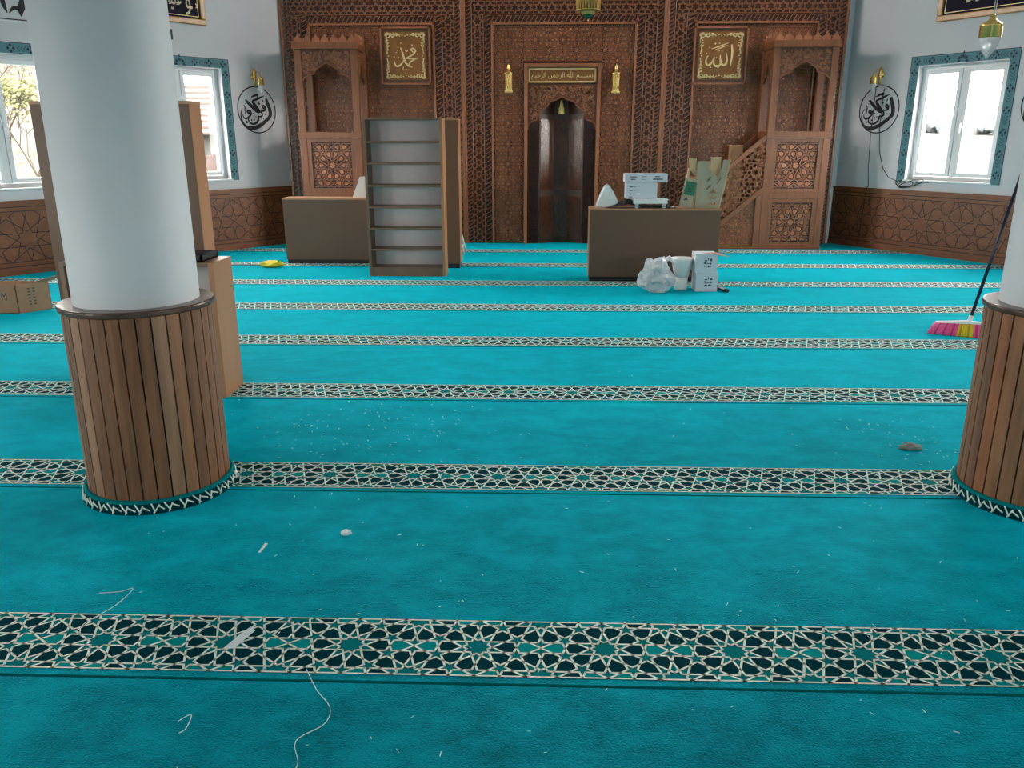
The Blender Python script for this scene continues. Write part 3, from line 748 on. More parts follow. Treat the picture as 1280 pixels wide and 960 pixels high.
# ---- the two wooden booths (left pulpit, right minbar tower)
def booth_parts(root, x0, x1, inner_side):
    """front at Y 12.45, back at the wall; inner_side = +1 if the visible flank is at x1, -1 if at x0"""
    YF, YB = 12.45, 13.07; fr = FY(YF); pw = .10
    for u in (x0, x1-pw):
        for a_, b_ in ((-.09, 0), (-(YB-YF), -(YB-YF)+.08)):
            p = MB(fr); p.box((u, a_, 0), (u+pw, b_, 2.91)); fixn(p.build('corner_post', M['w_frame'], root, bevel=.006))
    rails = [((x0-.02, -.10, 2.82), (x1+.02, .03, 2.91)), ((x0-.01, -.1, 1.60), (x1+.01, .03, 1.69)), ((x0+pw, -.07, .74), (x1-pw, 0, .83)), ((x0-.01, -.1, 0), (x1+.01, .015, .05)), ((x0, -(YB-YF), 2.885), (x1, -.1, 2.905))]
    for u in (x0, x1-.08): rails += [((u, -(YB-YF), 2.82), (u+.08, -.1, 2.885)), ((u, -(YB-YF), 1.6), (u+.08, -.1, 1.69))]
    for i_, (a_, b_) in enumerate(rails):
        r = MB(fr); r.box(a_, b_); fixn(r.build('roof_board' if i_ == 4 else 'rail', M['w_frame'], root, bevel=.005))
    # two carved square panels in front
    for z0, z1 in ((.05, .74), (.83, 1.60)):
        q = MB(fr); u0, u1 = x0+pw, x1-pw
        q.box((u0, -.05, z0), (u1, -.03, z1)); 
        for bx in (((u0, -.03, z0), (u0+.06, -.005, z1)), ((u1-.06, -.03, z0), (u1, -.005, z1)), ((u0+.06, -.03, z0), (u1-.06, -.005, z0+.055)), ((u0+.06, -.03, z1-.055), (u1-.06, -.005, z1))): q.box(*bx, 1)
        cx, cz = (u0+u1)/2, (z0+z1)/2
        carved(q, rect(u0+.075, u1-.075, z0+.07, z1-.07), .104, cx, cz, -.03, .011, 2, 3, h=.01)
        fixn(q.build('carved_panel', [M['w_dark'], M['w_frame'], M['w_mid'], M['w_petal']], root))
    # lobed arch board across the opening
    def arch_board(frm, u0, u1, z_top, drop, name):
        c = (u0+u1)/2; h = (u1-u0)/2
        pr = [(1, 0), (.96, .10), (.86, .22), (.72, .31), (.58, .36), (.50, .40), (.485, .50), (.44, .62), (.35, .72), (.24, .78), (.205, .80), (.18, .87), (.10, .93), (0, 1)]
        zb = z_top-drop; ah = drop*.56
        L_ = [(c-h*x, zb+ah*t) for x, t in pr]; R_ = [(c+h*x, zb+ah*t) for x, t in pr[-2::-1]]
        loop = [(u0, z_top)]+L_+R_+[(u1, z_top)]
        mb = plate([loop], -.045, -.02, frm); fixn(mb.build(name, M['w_board'], root))
        e = MB(frm)
        A = L_+R_
        for a_, b_ in zip(A, A[1:]): e.ribbon(a_, b_, .02, -.02, -.006)
        rn = random.Random(5)
        for i in range(260):
            q_ = (rn.uniform(u0+.02, u1-.02), rn.uniform(zb+.05, z_top-.03)); x = abs(q_[0]-c)/h
            t = 1
            for (xa, ta), (xb, tb) in zip(pr, pr[1:]):
                if xb <= x <= xa: t = ta+(tb-ta)*(xa-x)/max(xa-xb, 1e-5)
            if q_[1] > zb+ah*t+.045:
                r0 = rn.uniform(.014, .026); a0 = rn.uniform(0, 6)
                e.brush([(q_[0]+r0*(1-.7*s)*cos(a0+s*5), q_[1]+r0*(1-.7*s)*sin(a0+s*5), .010) for s in (0, .25, .5, .75, 1)], -.02, -.010, 1, sub=2)
        e.build('arch_edge', [M['w_rail'], M['w_light']], root)
    arch_board(fr, x0+pw, x1-pw, 2.82, .42, 'arch_board')
    sf = Frame(((x1 if inner_side > 0 else x0), YF), (0, 1), (inner_side, 0))
    arch_board(sf, .09, .54, 2.82, .46, 'side_arch_board')
    # lower side panel on the inner flank + inner corner strips + cresting
    sp = MB(sf); sp.box((.09, -.06, .05), (.54, -.03, 1.60)); carved(sp, rect(.12, .51, .1, 1.55), .0597, .31, 1.2, -.03, .010, 1, 2)
    fixn(sp.build('side_panel', [M['w_dark'], M['w_mid'], M['w_petal']], root))
    fl_ = MB(fr); fl_.box((x0+.05, -(YB-YF)+.02, 1.62), (x1-.05, -.05, 1.66)); fl_.build('platform', M['w_dark'], root)
    cr = MB(fr); n = 7
    for i in range(n):
        c = x0+(i+.5)*(x1-x0)/n; w = (x1-x0)/n*.46
        cr.prism([(c-w, 2.91), (c+w, 2.91), (c+w*.9, 2.955), (c+w*.35, 2.985), (c, 3.03), (c-w*.35, 2.985), (c-w*.9, 2.955)], -.03, -.008)
    fixn(cr.build('cresting', M['w_mid'], root))
    cs = MB(sf); n = 5
    for i in range(n):
        c = (i+.5)*.62/n; w = .62/n*.46
        cs.prism([(c-w, 2.91), (c+w, 2.91), (c+w*.9, 2.955), (c+w*.35, 2.985), (c, 3.03), (c-w*.35, 2.985), (c-w*.9, 2.955)], -.03, -.008)
    fixn(cs.build('side_cresting', M['w_mid'], root))
pulp = thing('preaching_booth', (-3.06, 12.8, 0), 'carved walnut preaching booth with lobed arch in the left corner, no stairs', 'pulpit')
booth_parts(pulp, -3.53, -2.62, 1)
minb = thing('minbar', (3.6, 12.8, 0), 'carved walnut pulpit tower with a lattice stair rail on the right', 'pulpit')
booth_parts(minb, 3.28, 4.19, -1)
def stairs():
    fr = FY(12.45); root = minb; u1 = 3.28
    up = lambda u: 1.62-(u1-u)*.86; lo = lambda u: .87-(u1-u)*.86
    ub = u1-.87/.86+.03
    def bar(mb, f, t, c0=-.05, c1=.012, ua=ub, ue=u1): mb.prism([(ua, f(ua)-t/2), (ue, f(ue)-t/2), (ue, f(ue)+t/2), (ua, f(ua)+t/2)], c0, c1)
    for nm, d in (('handrail', 0), ('wall_side_handrail', -.55)):
        r = MB(fr); bar(r, up, .085, -.05+d, .012+d, ua=ub-.05); fixn(r.build(nm, M['w_frame'], root, bevel=.006))
    r = MB(fr); bar(r, lo, .09); r.box((ub-.05, -.05, 0), (u1, .012, .05)); r.box((u1-.09, -.05, 0), (u1, .006, .85)); fixn(r.build('stringer', M['w_frame'], root, bevel=.006))
    lat = MB(fr); q = [(ub+.02, lo(ub+.02)+.045), (u1-.0, lo(u1)+.045), (u1-.0, up(u1)-.04), (ub+.02, up(ub+.02)-.04)]
    g = girih(q, .066, 2.95, .95, ('segs',))
    for s_ in g['segs']: lat.ribbon(s_[0], s_[1], .016, -.032, -.010)
    # back faces so the lattice reads from both sides
    for s_ in g['segs']: lat.ribbon(s_[0], s_[1], .016, -.010, -.032)
    lat.build('lattice', M['w_light'], root)
    tri = [(ub+.09, .05), (u1-.09, .05), (u1-.09, lo(u1-.09)-.05)]
    tp = MB(fr); tp.prism(tri, -.045, -.025); carved(tp, tri, .066, 2.98, .26, -.025, .011, 1, 2); fixn(tp.build('stair_side_panel', [M['w_dark'], M['w_mid'], M['w_petal']], root))
    for i in range(5):
        s = MB(fr); a = ub+.1+i*.19; h = (i+1)*.165
        s.box((a, -.54, h-.03 if i else 0), (min(a+.21, u1), -.05, h)); s.box((a, -.54, h-.165), (a+.02, -.05, h)); s.build('step', M['w_dark'], root)  # dark colour stands in for the shade behind the open lattice
    n = MB(fr); n.box((ub-.14, -.06, 0), (ub-.03, .03, 1.02)); n.box((ub-.15, -.07, 1.02), (ub-.02, .04, 1.06)); n.build('newel_post', M['w_frame'], root, bevel=.005)
    n = MB(fr); n.box((2.86, -.53, .52), (3.05, -.40, 1.50)); o = n.build('rear_post', M['lam_edge'], root, bevel=.01); o['label'] = 'pale square post behind the handrail'
stairs()

# ================================================================== LAMPS
def lantern(x, Y, z_top, r, h, label, group):
    """gold pierced wall lantern: finial, cap, cylinder, foot"""
    root = thing('wall_lantern', (x, Y, z_top-h), label, 'lantern', group)
    zb = z_top-h
    def part(name, prof, m, n=20): mb = MB(WORLD); mb.lathe((x, Y, zb), [(a*r, b*h) for a, b in prof], n); return mb.build(name, m, root)
    part('body', [(.8, .08), (.78, .12), (.78, .60), (.85, .64)], M['gold_pale'])
    ribs = MB(WORLD)
    for k in range(10):
        a = 2*pi*k/10
        for s in (0, 1):
            pts = [(x+r*.80*cos(a+t*.63*(1 if s else -1)), Y+r*.80*sin(a+t*.63*(1 if s else -1)), zb+h*(.14+.46*t)) for t in (0, .25, .5, .75, 1)]
            ribs.tube(pts, r*.045, 5)
    ribs.build('fretwork', M['gold'], root)
    part('foot', [(.55, 0), (.98, .01), (1.0, .07), (.8, .09)], M['gold_pale'])
    part('cap', [(.9, .63), (1.18, .66), (1.18, .69), (.6, .74), (.38, .78), (.30, .80)], M['gold'])
    mb = MB(WORLD); mb.lathe((x, Y, zb), [(.30*r, .79*h), (.45*r, .84*h), (.2*r, .88*h), (.32*r, .93*h), (.12*r, .97*h), (.0, 1.02*h)], 14); mb.build('finial', M['gold'], root)
    br = MB(WORLD); br.tube([(x, 13.12 if Y < 13.2 else 13.55, zb+h*.85), (x, Y+r*.2, zb+h*.85)], .008); br.build('bracket', M['gold'], root)
lantern(-.475, 13.0, 2.66, .062, .41, 'gold pierced lantern on the wall, left of the inscription board', 'gold lanterns flanking the niche')
lantern(1.125, 13.0, 2.65, .062, .41, 'gold pierced lantern on the wall, right of the inscription board', 'gold lanterns flanking the niche')
def hanging(name, c, r, label, cat, cord_top, body, m):
    root = thing(name, c, label, cat); mb = MB(WORLD); mb.lathe(c, body, 18); mb.build('body', m, root)
    cd = MB(WORLD); cd.tube([(c[0], c[1], c[2]+body[-1][1]-.01), (c[0], c[1], cord_top)], .004, 6); cd.build('chain', M['gold'], root); return root
hanging('niche_lamp', (XC-.005, 13.15, 1.95), .05, 'small gold lamp hanging inside the arch of the prayer niche', 'lamp', 2.262, [(.0, 0), (.045, .0), (.05, .02), (.04, .05), (.046, .08), (.03, .11), (.022, .16), (.012, .2)], M['gold_pale'])
# lace lantern hanging in the middle
def chandelier():
    x, Y, z = .475, 9.0, 2.735
    root = thing('hanging_lantern', (x, Y, z), 'pierced gold hanging lantern with green glass tip at the top of the picture', 'lantern')
    b = MB(WORLD); n = 12
    for k in range(n):
        a = 2*pi*k/n; b.lathe((x+.092*cos(a), Y+.092*sin(a), z+.085), [(.022, 0), (.022, .55)], 8)
    b.lathe((x, Y, z+.10), [(.075, 0), (.075, .55)], 20)
    b.build('outer_tubes', M['brass_dark'], root)
    f = MB(WORLD)
    for k in range(24):
        for s in (-1, 1):
            a = 2*pi*k/24; f.tube([(x+.118*cos(a+s*t*.5), Y+.118*sin(a+s*t*.5), z+.10+.5*t) for t in (0, .2, .4, .6, .8, 1)], .0052, 4)
    for zz in (.1, .18, .26, .34, .42, .5): f.tube([(x+.118*cos(2*pi*k/24), Y+.118*sin(2*pi*k/24), z+zz) for k in range(25)], .004, 5, caps=False)
    f.build('fretwork', M['lace'], root)
    c = MB(WORLD); c.lathe((x, Y, z), [(.055, .06), (.068, .065), (.068, .11), (.05, .115)], 16); c.build('lower_ring', M['lace'], root)
    g = MB(WORLD); g.lathe((x, Y, z), [(.006, .018), (.02, .025), (.048, .055), (.052, .075)], 16); o = g.build('glass_tip', M['greenglass'], root); o['label'] = 'green glass tip'
    t = MB(WORLD); t.lathe((x, Y, z-.004), [(.0, 0), (.008, .006), (.008, .014), (.0, .022)], 10); t.build('drop', M['gold'], root)
    ch = MB(WORLD); ch.lathe((x, Y, z), [(.12, .64), (.12, .67), (.03, .75), (.01, .8)], 20); ch.tube([(x, Y, z+.8), (x, Y, CEIL)], .008, 6); ch.build('chain', M['gold'], root)
chandelier()
def frosted_lamp(root, c, r, gold_h, glass_h):
    """gold bell cap with a frosted glass drop below; c = bottom tip"""
    x, y, z = c; zg = z+glass_h
    g = MB(WORLD); g.lathe((x, y, z), [(r*.10, 0), (r*.22, glass_h*.12), (r*.34, glass_h*.2), (r*.72, glass_h*.5), (r*.93, glass_h*.8), (r*.95, glass_h*1.02)], 24); g.build('glass_shade', M['frost'], root)
    cp = MB(WORLD); cp.lathe((x, y, zg), [(r*.96, -.004), (r, 0), (r, gold_h*.9), (r*1.03, gold_h*.95), (r*.9, gold_h*1.08), (r*.55, gold_h*1.3), (r*.3, gold_h*1.45), (r*.28, gold_h*1.7), (r*.12, gold_h*1.85)], 24); cp.build('gold_cap', M['gold'], root)
    return zg+gold_h*1.85
def pendant():
    c = (3.0, 6.0, 2.112); root = thing('pendant_lamp', c, 'frosted glass pendant lamp with gold cap hanging near the right window', 'lamp')
    zt = frosted_lamp(root, c, .069, .078, .13)
    for dx in (0, .012): 
        cd = MB(WORLD); cd.tube([(c[0]+dx, c[1], zt-.02), (c[0]+dx*1.5, c[1], CEIL)], .0025, 5); cd.build('cord', M['white_plastic'], root)
pendant()
def sconce(fr, u, z, label):
    root = thing('wall_sconce', fr(u, 0, z), label, 'wall lamp')
    b = MB(fr)
    b.lathe((u, .0, z), [(.045, 0), (.05, .012), (.03, .02), (.02, .03)], 16, axis=(0, 1, 0)); b.build('wall_rose', M['gold'], root)
    s = MB(fr); s.lathe((u, .035, z-.14), [(.0, 0), (.016, .01), (.02, .05), (.012, .06), (.022, .09), (.014, .11), (.028, .14), (.02, .17), (.034, .20), (.012, .24), (0, .26)], 14); s.build('ornate_stem', M['gold'], root)
    a = MB(fr); a.tube([(u, .03, z), (u, .07, z+.06), (u, .12, z+.07), (u, .16, z+.03), (u, .17, z-.02)], .006, 8); a.build('arm', M['gold'], root)
    frosted_lamp(root, fr(u, .17, z-.235), .047, .085, .11)
sconce(FL_, 7.70, 2.47, 'gold wall lamp above the painted roundel on the left wall')
sconce(FR_, -8.19, 2.47, 'gold wall lamp above the painted roundel right of the pulpit')

# ---- painted roundels
MED=[[[0.183,0.151,0.0074],[0.203,0.091,0.037],[0.23,0.011,0.0426],[0.233,-0.06,0.0408],[0.203,-0.107,0.037],[0.117,-0.17,0.0389],[0.028,-0.225,0.0408],[-0.086,-0.257,0.0389],[-0.176,-0.252,0.0315],[-0.243,-0.205,0.0241],[-0.274,-0.13,0.0167],[-0.276,-0.048,0.0111],[-0.245,0.017,0.0056]],[[0.169,0.116,0.0074],[0.182,0.155,0.0241],[0.213,0.107,0.0074]],[[-0.08,0.178,0.0093],[-0.025,0.2,0.0204],[0.04,0.217,0.0222],[0.025,0.19,0.0093],[0.046,0.177,0.0056]],[[0.151,0.204,0.0056],[0.084,0.179,0.0185],[0.011,0.15,0.0222],[-0.058,0.125,0.0204],[-0.042,0.084,0.0315],[-0.001,0.034,0.0333],[0.041,-0.015,0.0278],[0.019,-0.031,0.0241],[-0.024,-0.005,0.0278],[-0.08,0.045,0.0333],[-0.137,0.095,0.0315],[-0.171,0.129,0.0241],[-0.164,0.149,0.0074]],[[0.041,-0.015,0.0222],[0.077,-0.032,0.0185],[0.088,-0.073,0.0185],[0.057,-0.096,0.0185],[0.017,-0.087,0.0111]],[[0.153,0.038,0.013],[0.12,0.066,0.0185],[0.105,0.039,0.0185],[0.141,0.022,0.0185],[0.15,0.054,0.0185],[0.148,0.006,0.0204],[0.103,-0.013,0.0185],[0.072,0.0,0.0074]],[[0.113,0.11,0.0074],[0.123,0.142,0.013],[0.117,0.118,0.0074]],[[-0.118,-0.035,0.013],[-0.151,-0.01,0.0185],[-0.163,-0.034,0.0185],[-0.131,-0.047,0.0185],[-0.11,-0.019,0.0185],[-0.113,-0.068,0.0204],[-0.157,-0.108,0.0185],[-0.204,-0.128,0.0167],[-0.237,-0.106,0.013],[-0.248,-0.065,0.0056]],[[-0.217,0.065,0.0074],[-0.202,0.032,0.013],[-0.206,-0.009,0.0111],[-0.203,-0.066,0.0074]],[[-0.184,0.08,0.013],[-0.18,0.088,0.013]],[[0.017,-0.087,0.013],[0.015,-0.136,0.0204],[-0.027,-0.184,0.0222],[-0.094,-0.199,0.0204],[-0.147,-0.174,0.0167],[-0.158,-0.133,0.013],[-0.141,-0.117,0.0074]],[[-0.103,-0.134,0.0148],[-0.11,-0.158,0.0093]],[[-0.195,-0.157,0.0167],[-0.185,-0.19,0.0167]],[[-0.065,-0.126,0.0074],[-0.059,-0.102,0.0093],[-0.057,-0.151,0.0074]]]
MEDD=[[0.047,0.089,0.037],[-0.071,-0.053,0.021],[-0.025,-0.099,0.017],[0.072,-0.129,0.021],[0.105,-0.121,0.017],[-0.056,-0.053,0.014],[0.144,-0.062,0.021]]
def roundel(fr, u, z, label):
    root = thing('calligraphy_roundel', fr(u, 0, z), label, 'wall calligraphy')
    r = MB(fr); n = 64; R1, R2 = .335, .318
    for k in range(n):
        a, b = 2*pi*k/n, 2*pi*(k+1)/n
        r.add([fr(u+q*cos(t), .003, z+q*sin(t)) for q, t in ((R2, a), (R1, a), (R1, b), (R2, b))], [(0, 1, 2, 3)])
    r.build('ring', M['ink'], root)
    s = MB(fr)
    for st in MED: s.brush(st, .0005, .003, 0, ox=u, oz=z, thick=1.4)
    for x, y, d in MEDD: s.prism([(u+x-d*.6, z+y), (u+x, z+y-d*.6), (u+x+d*.6, z+y), (u+x, z+y+d*.6)], .0005, .003)
    s.build('lettering', M['ink'], root)
roundel(FL_, 7.715, 2.005, 'black circular calligraphy painted on the left wall beside the window')
roundel(FR_, -8.17, 1.995, 'black circular calligraphy between the pulpit and the right window')
roundel(FR_, -5.80, 1.995, 'black circular calligraphy cut off by the right edge of the picture')

# ---- framed inscriptions high on the walls
def picture(fr, u0, u1, z0, z1, label, words):
    root = thing('picture_frame', fr((u0+u1)/2, 0, z0), label, 'framed picture')
    f = MB(fr); w = .075
    for a, b in (((u0, 0, z0), (u1, .035, z0+w)), ((u0, 0, z1-w), (u1, .035, z1)), ((u0, 0, z0+w), (u0+w, .035, z1-w)), ((u1-w, 0, z0+w), (u1, .035, z1-w))): f.box(a, b)
    fixn(f.build('frame', M['orangewood'], root, bevel=.012))
    p = MB(fr); p.box((u0+w, .002, z0+w), (u1-w, .012, z1-w)); fixn(p.build('field', M['picture'], root))
    g = MB(fr); e = .028
    for a, b in (((u0+w+e, z0+w+e), (u1-w-e, z0+w+e)), ((u0+w+e, z1-w-e), (u1-w-e, z1-w-e)), ((u0+w+e, z0+w+e), (u0+w+e, z1-w-e)), ((u1-w-e, z0+w+e), (u1-w-e, z1-w-e))): g.ribbon(a, b, .006, .012, .014)
    g.build('gold_line', M['gold_leaf'], root)
    t = MB(fr)
    for body, a, b, c, d in words: text(body, a, b, c, d, .012, .016, fr, 0, t)
    fixn(t.build('lettering', M['cream_ink'], root))
    return root
picture(FL_, 5.55, 7.0, 3.09, 3.95, 'black inscription in golden wood frame above the left window', [("\uFEEE", 6.72, 6.82, 3.20, 3.42), ("\uFEE2\uFEF4\uFEE0\uFECB", 6.42, 6.66, 3.18, 3.56), ("\uFEE2\uFEF4\uFEE4\uFEB3", 5.75, 6.3, 3.25, 3.7), ("\u02D2", 6.87, 6.9, 3.3, 3.36)])
picture(FR_, -7.44, -5.95, 3.085, 3.95, 'black inscription in golden wood frame above the right window', [("\uFEEA\uFEE0\uFEDF\uFE8D", -7.25, -6.75, 3.28, 3.7), ("\uFEAA\uFEE4\uFEA4\uFEE3", -6.65, -6.15, 3.25, 3.75)])
# painted ornament above the far left window
po = MB(FL_); po.ribbon((3.6, 2.925), (4.95, 2.925), .012, .001, .004, 0); po.ribbon((3.6, 2.905), (4.95, 2.905), .010, .001, .004, 1)
for k in range(-2, 4):
    u = 4.62+k*-.36
    po.brush([(u, 3.3, .02), (u+.03, 3.15, .09), (u-.015, 3.04, .07), (u-.02, 2.965, .01)], .001, .004, 0); po.brush([(u-.01, 3.05, .05), (u-.09, 3.05, .04), (u-.15, 2.99, .01)], .001, .004, 0)
    po.brush([(u-.19, 3.3, .02), (u-.2, 3.1, .05), (u-.17, 2.99, .01)], .001, .004, 0)
struct(fixn(po.build('trim_7', [M['ink'], M['sill']])), 'black painted leaf ornament over a line, top left')
cc = MB(FL_); cc.box((6.43, 0, 2.87), (6.475, .03, 3.0)); r_ = cc.build('cable_clip', M['black'], bevel=.004); tag(r_, 'small black clip with thin cord on the left wall under the frame', 'clip')
cc = MB(FL_); cc.tube([(6.455, .01, 2.88), (6.45, .006, 2.67)], .004, 5); cc.build('cord', M['white_plastic'], r_)

# ================================================================== COLUMNS
def column(cx, cy, label):
    root = thing('column', (cx, cy, 0), label, 'column', 'white columns with slatted wood bases')
    s = MB(WORLD); s.lathe((cx, cy, .0), [(.2636, .86), (.2636, CEIL)], 64, cap=False); s.build('shaft', M['column'], root)
    sp = MB(WORLD); sp.lathe((cx, cy, .0), [(.304, .0), (.304, .88)], 48, cap=False); sp.build('backing', M['gap'], root)
    # slats, each with its own tone
    n = 32; rnd = random.Random(int(cx*10)); slats = MB(WORLD)
    tones = [M['slat_%d' % i] for i in range(6)]
    for k in range(n):
        a0 = 2*pi*(k+.055)/n; a1 = 2*pi*(k+.945)/n; m = rnd.randrange(6); am = (a0+a1)/2
        poly = []
        for r in (.314,):
            poly += [(cx+r*cos(a0), cy+r*sin(a0)), (cx+(r+.0012)*cos(am), cy+(r+.0012)*sin(am)), (cx+r*cos(a1), cy+r*sin(a1))]
        poly += [(cx+.302*cos(a1), cy+.302*sin(a1)), (cx+.302*cos(a0), cy+.302*sin(a0))]
        slats.prism(poly, .02, .882, m, axes='xy')
    fixn(slats.build('slat_cladding', tones, root))
    c = MB(WORLD); c.lathe((cx, cy, 0), [(.262, .88), (.322, .88), (.329, .886), (.329, .902), (.324, .908), (.262, .908)], 64, smooth=False, cap=False); c.build('ledge', M['cap'], root, bevel=.002)
    # carpet collar turned up against the base
    k = MB(WORLD); k.lathe((cx, cy, 0), [(.342, .0), (.336, .048)], 72, cap=False, m=0); k.lathe((cx, cy, 0), [(.336, .048), (.333, .058), (.322, .062), (.312, .056)], 72, cap=False, m=1)
    nz = 34; rn = random.Random(4)
    for i in range(nz):
        a = 2*pi*i/nz; da = 2*pi/nz; j1, j2 = rn.uniform(-.12, .12), rn.uniform(-.12, .12)
        segs_ = [((a+da*(.0+j1), .048), (a+da*(.42+j2), .008)), ((a+da*(.30+j2), .002), (a+da*(.55+j1), .040)), ((a+da*(.5+j1), .034), (a+da*(1.02+j2), .016))]
        for (a_, z_), (b_, w_) in segs_:
            V = []
            for t in range(5):
                an = a_+(b_-a_)*t/4; zz = z_+(w_-z_)*t/4; rr = .342-.006*zz/.048+.0012
                V.append((cx+rr*cos(an), cy+rr*sin(an), zz+.002))
            k.tube(V, .0034, 5, m=2)
    o = k.build('carpet_collar', [M['navy'], M['teal_dark'], M['white_pile']], root); o['label'] = 'navy carpet collar with white zigzag lines'
for i, (c, ns) in enumerate([((.27, .108, .043), .3), ((.21, .085, .036), .35), ((.31, .135, .060), .25), ((.28, .098, .038), .3), ((.19, .082, .037), .35), ((.33, .165, .088), .25)]):
    M['slat_%d' % i] = mat('oak_slat_tone', c, .48, noise=ns, nscale=5, stretch=(5, 5, .5), bump=.06, bscale=60)
column(-1.807, 3.583, 'round white column with slatted wood base, left, in front of the bookcases')
column(2.304, 3.583, 'round white column with slatted wood base, cut off at the right edge')

# ================================================================== CABINETS
def back_cabinet(x0, x1, Y, z1, dep, label, lam):
    """cabinet seen from behind: laminate back, beech top and sides, black plinth"""
    root = thing('low_cabinet' if z1 < 1.2 else 'tall_cabinet', ((x0+x1)/2, Y+dep/2, 0), label, 'cabinet')
    b = MB(WORLD); b.box((x0, Y, .055), (x1, Y+.012, z1-.012)); b.build('back_panel', lam, root, bevel=.002)
    s = MB(WORLD); s.box((x0, Y+.012, .055), (x0+.02, Y+dep, z1-.02)); s.build('side_panel', M['lam_side'], root)
    s = MB(WORLD); s.box((x1-.02, Y+.012, .055), (x1, Y+dep, z1-.02)); s.build('side_panel', M['lam_side'], root)
    t = MB(WORLD); t.box((x0-.003, Y-.003, z1-.02), (x1+.003, Y+dep, z1)); t.build('top', M['lam_edge'], root, bevel=.002)
    p = MB(WORLD); p.box((x0+.01, Y+.008, 0), (x1-.01, Y+dep-.02, .056)); p.build('plinth', M['plinth'], root)
    d = MB(WORLD); d.box((x0+.02, Y+dep-.02, .06), (x1-.02, Y+dep-.002, z1-.02)); d.build('front_panel', M['lam_side'], root)
    return root
back_cabinet(-3.355, -2.07, 10.81, .853, .33, 'low brown cabinet standing under the left booth, back turned to us', M['lam_back'])
back_cabinet(-1.98, -1.005, 10.46, 1.83, .32, 'tall brown cabinet directly behind the open bookcase', M['lam_back2'])
back_cabinet(.578, 2.06, 9.5, .832, .33, 'low brown cabinet right of the niche carrying boxes and book stands', M['lam_back'])
back_cabinet(-3.27, -2.238, 5.42, 1.83, .19, 'tall brown cabinet behind the left column', M['lam_back'])
def bookcase(x0, x1, Y, z1, dep, shelves, label, name='bookcase'):
    root = thing(name, ((x0+x1)/2, Y+dep/2, 0), label, 'bookcase'); t = .032
    for u in (x0, x1-t):
        s = MB(WORLD); s.box((u, Y, 0), (u+t, Y+dep, z1)); s.build('side_panel', M['lam_side'] if u > x0 else M['shelf_board'], root, bevel=.002)
    e = MB(WORLD); e.box((x0+t, Y, z1-.025), (x1-t, Y+dep, z1)); e.build('top', M['shelf_board'], root, bevel=.002)
    b = MB(WORLD); b.box((x0+t, Y+dep-.012, .05), (x1-t, Y+dep-.004, z1-.025)); b.build('back_panel', M['shelf_back'], root)
    k = MB(WORLD); k.box((x0+t, Y+.004, 0), (x1-t, Y+.02, .085)); k.build('plinth', M['shelf_board'], root)
    for z in shelves:
        s = MB(WORLD); s.box((x0+t, Y+.006, z-.024), (x1-t, Y+dep-.012, z)); s.build('shelf', M['shelf_board'], root, bevel=.0015)
    return root
bookcase(-2.045, -1.125, 9.8, 1.828, .30, [1.571, 1.33, 1.077, .829, .577, .33, .105], 'tall empty open bookcase with seven compartments and grey back')
bookcase(-2.965, -2.0, 4.95, .868, .31, [.60, .34, .08], 'low open bookcase with beech side behind the left column', 'low_bookcase')
# black tray on it
tr = thing('black_tray', (-2.25, 5.1, .868), 'flat black tray lying on the low bookcase by the column', 'tray')
b = MB(WORLD); x0, x1, y0, y1, z = -2.55, -2.08, 4.99, 5.25, .869
b.box((x0, y0, z), (x1, y1, z+.008)); 
for q in (((x0, y0, z), (x1, y0+.012, z+.04)), ((x0, y1-.012, z), (x1, y1, z+.04)), ((x0, y0, z), (x0+.012, y1, z+.04)), ((x1-.012, y0, z), (x1, y1, z+.04))): b.box(*q)
b.build('tray_body', M['black'], tr)
b = MB(WORLD); b.tube([(-2.42, 5.05, z+.02), (-2.30, 5.12, z+.05)], .006); o = b.build('orange_rod', M['orangewood'], tr)

# ================================================================== CLUTTER ON THE RIGHT CABINET
TOP = .833
def soft_blob(name, c, size, seed, m, label, cat, sub=4, rough=.25, facet=True, parent=None, zmin=None):
    bm = bmesh.new(); bmesh.ops.create_icosphere(bm, subdivisions=sub, radius=1)
    for v in bm.verts:
        p = v.co.copy(); n1 = pnoise(p*1.6+Vector((seed, 0, 0))); n2 = pnoise(p*4+Vector((0, seed, 0))); n3 = abs(pnoise(p*9+Vector((seed, seed, 0))))
        q = p*(1+rough*n1+rough*.5*n2+rough*.28*n3); v.co = Vector((c[0]+q.x*size[0], c[1]+q.y*size[1], c[2]+q.z*size[2]))
        if zmin is not None: v.co.z = max(v.co.z, zmin)
    me = bpy.data.meshes.new(name); bm.to_mesh(me); bm.free(); me.materials.append(m)
    if not facet:
        for p in me.polygons: p.use_smooth = True
    o = bpy.data.objects.new(name, me); COL.objects.link(o)
    if parent: o.parent = parent; o.matrix_parent_inverse = parent.matrix_basis.inverted()
    if label: tag(o, label, cat)
    return o
# white rounded triangular thing
tri = thing('white_plastic_cover', (.75, 9.64, TOP), 'white rounded triangular plastic cover standing at the left end of the right cabinet', 'plastic cover')
def rtri(c, w, h, seed=0, tilt=0):
    pts = [(-.5, .0), (-.52, .10), (-.42, .38), (-.24, .72), (-.10, .95), (.0, 1.0), (.12, .95), (.34, .62), (.52, .30), (.50, .14), (.36, .07), (.0, .02)]
    return [(c[0]+p[0]*w+tilt*p[1]*w, c[1]+p[1]*h) for p in pts]
fr = FY(9.62)
lo_ = rtri((.775, TOP), .235, .258, tilt=-.03)
b = MB(fr); b.prism(lo_, -.06, -.01); b.prism(lo_, -.01, .012, shrink=.86, top_only=True); fixn(b.build('shell', M['white_plastic'], tri, bevel=.006))
b = MB(fr)
for p, q in zip(lo_, lo_[1:]+lo_[:1]): b.ribbon(p, q, .012, -.02, -.004)
b.build('rim', M['pvc'], tri)
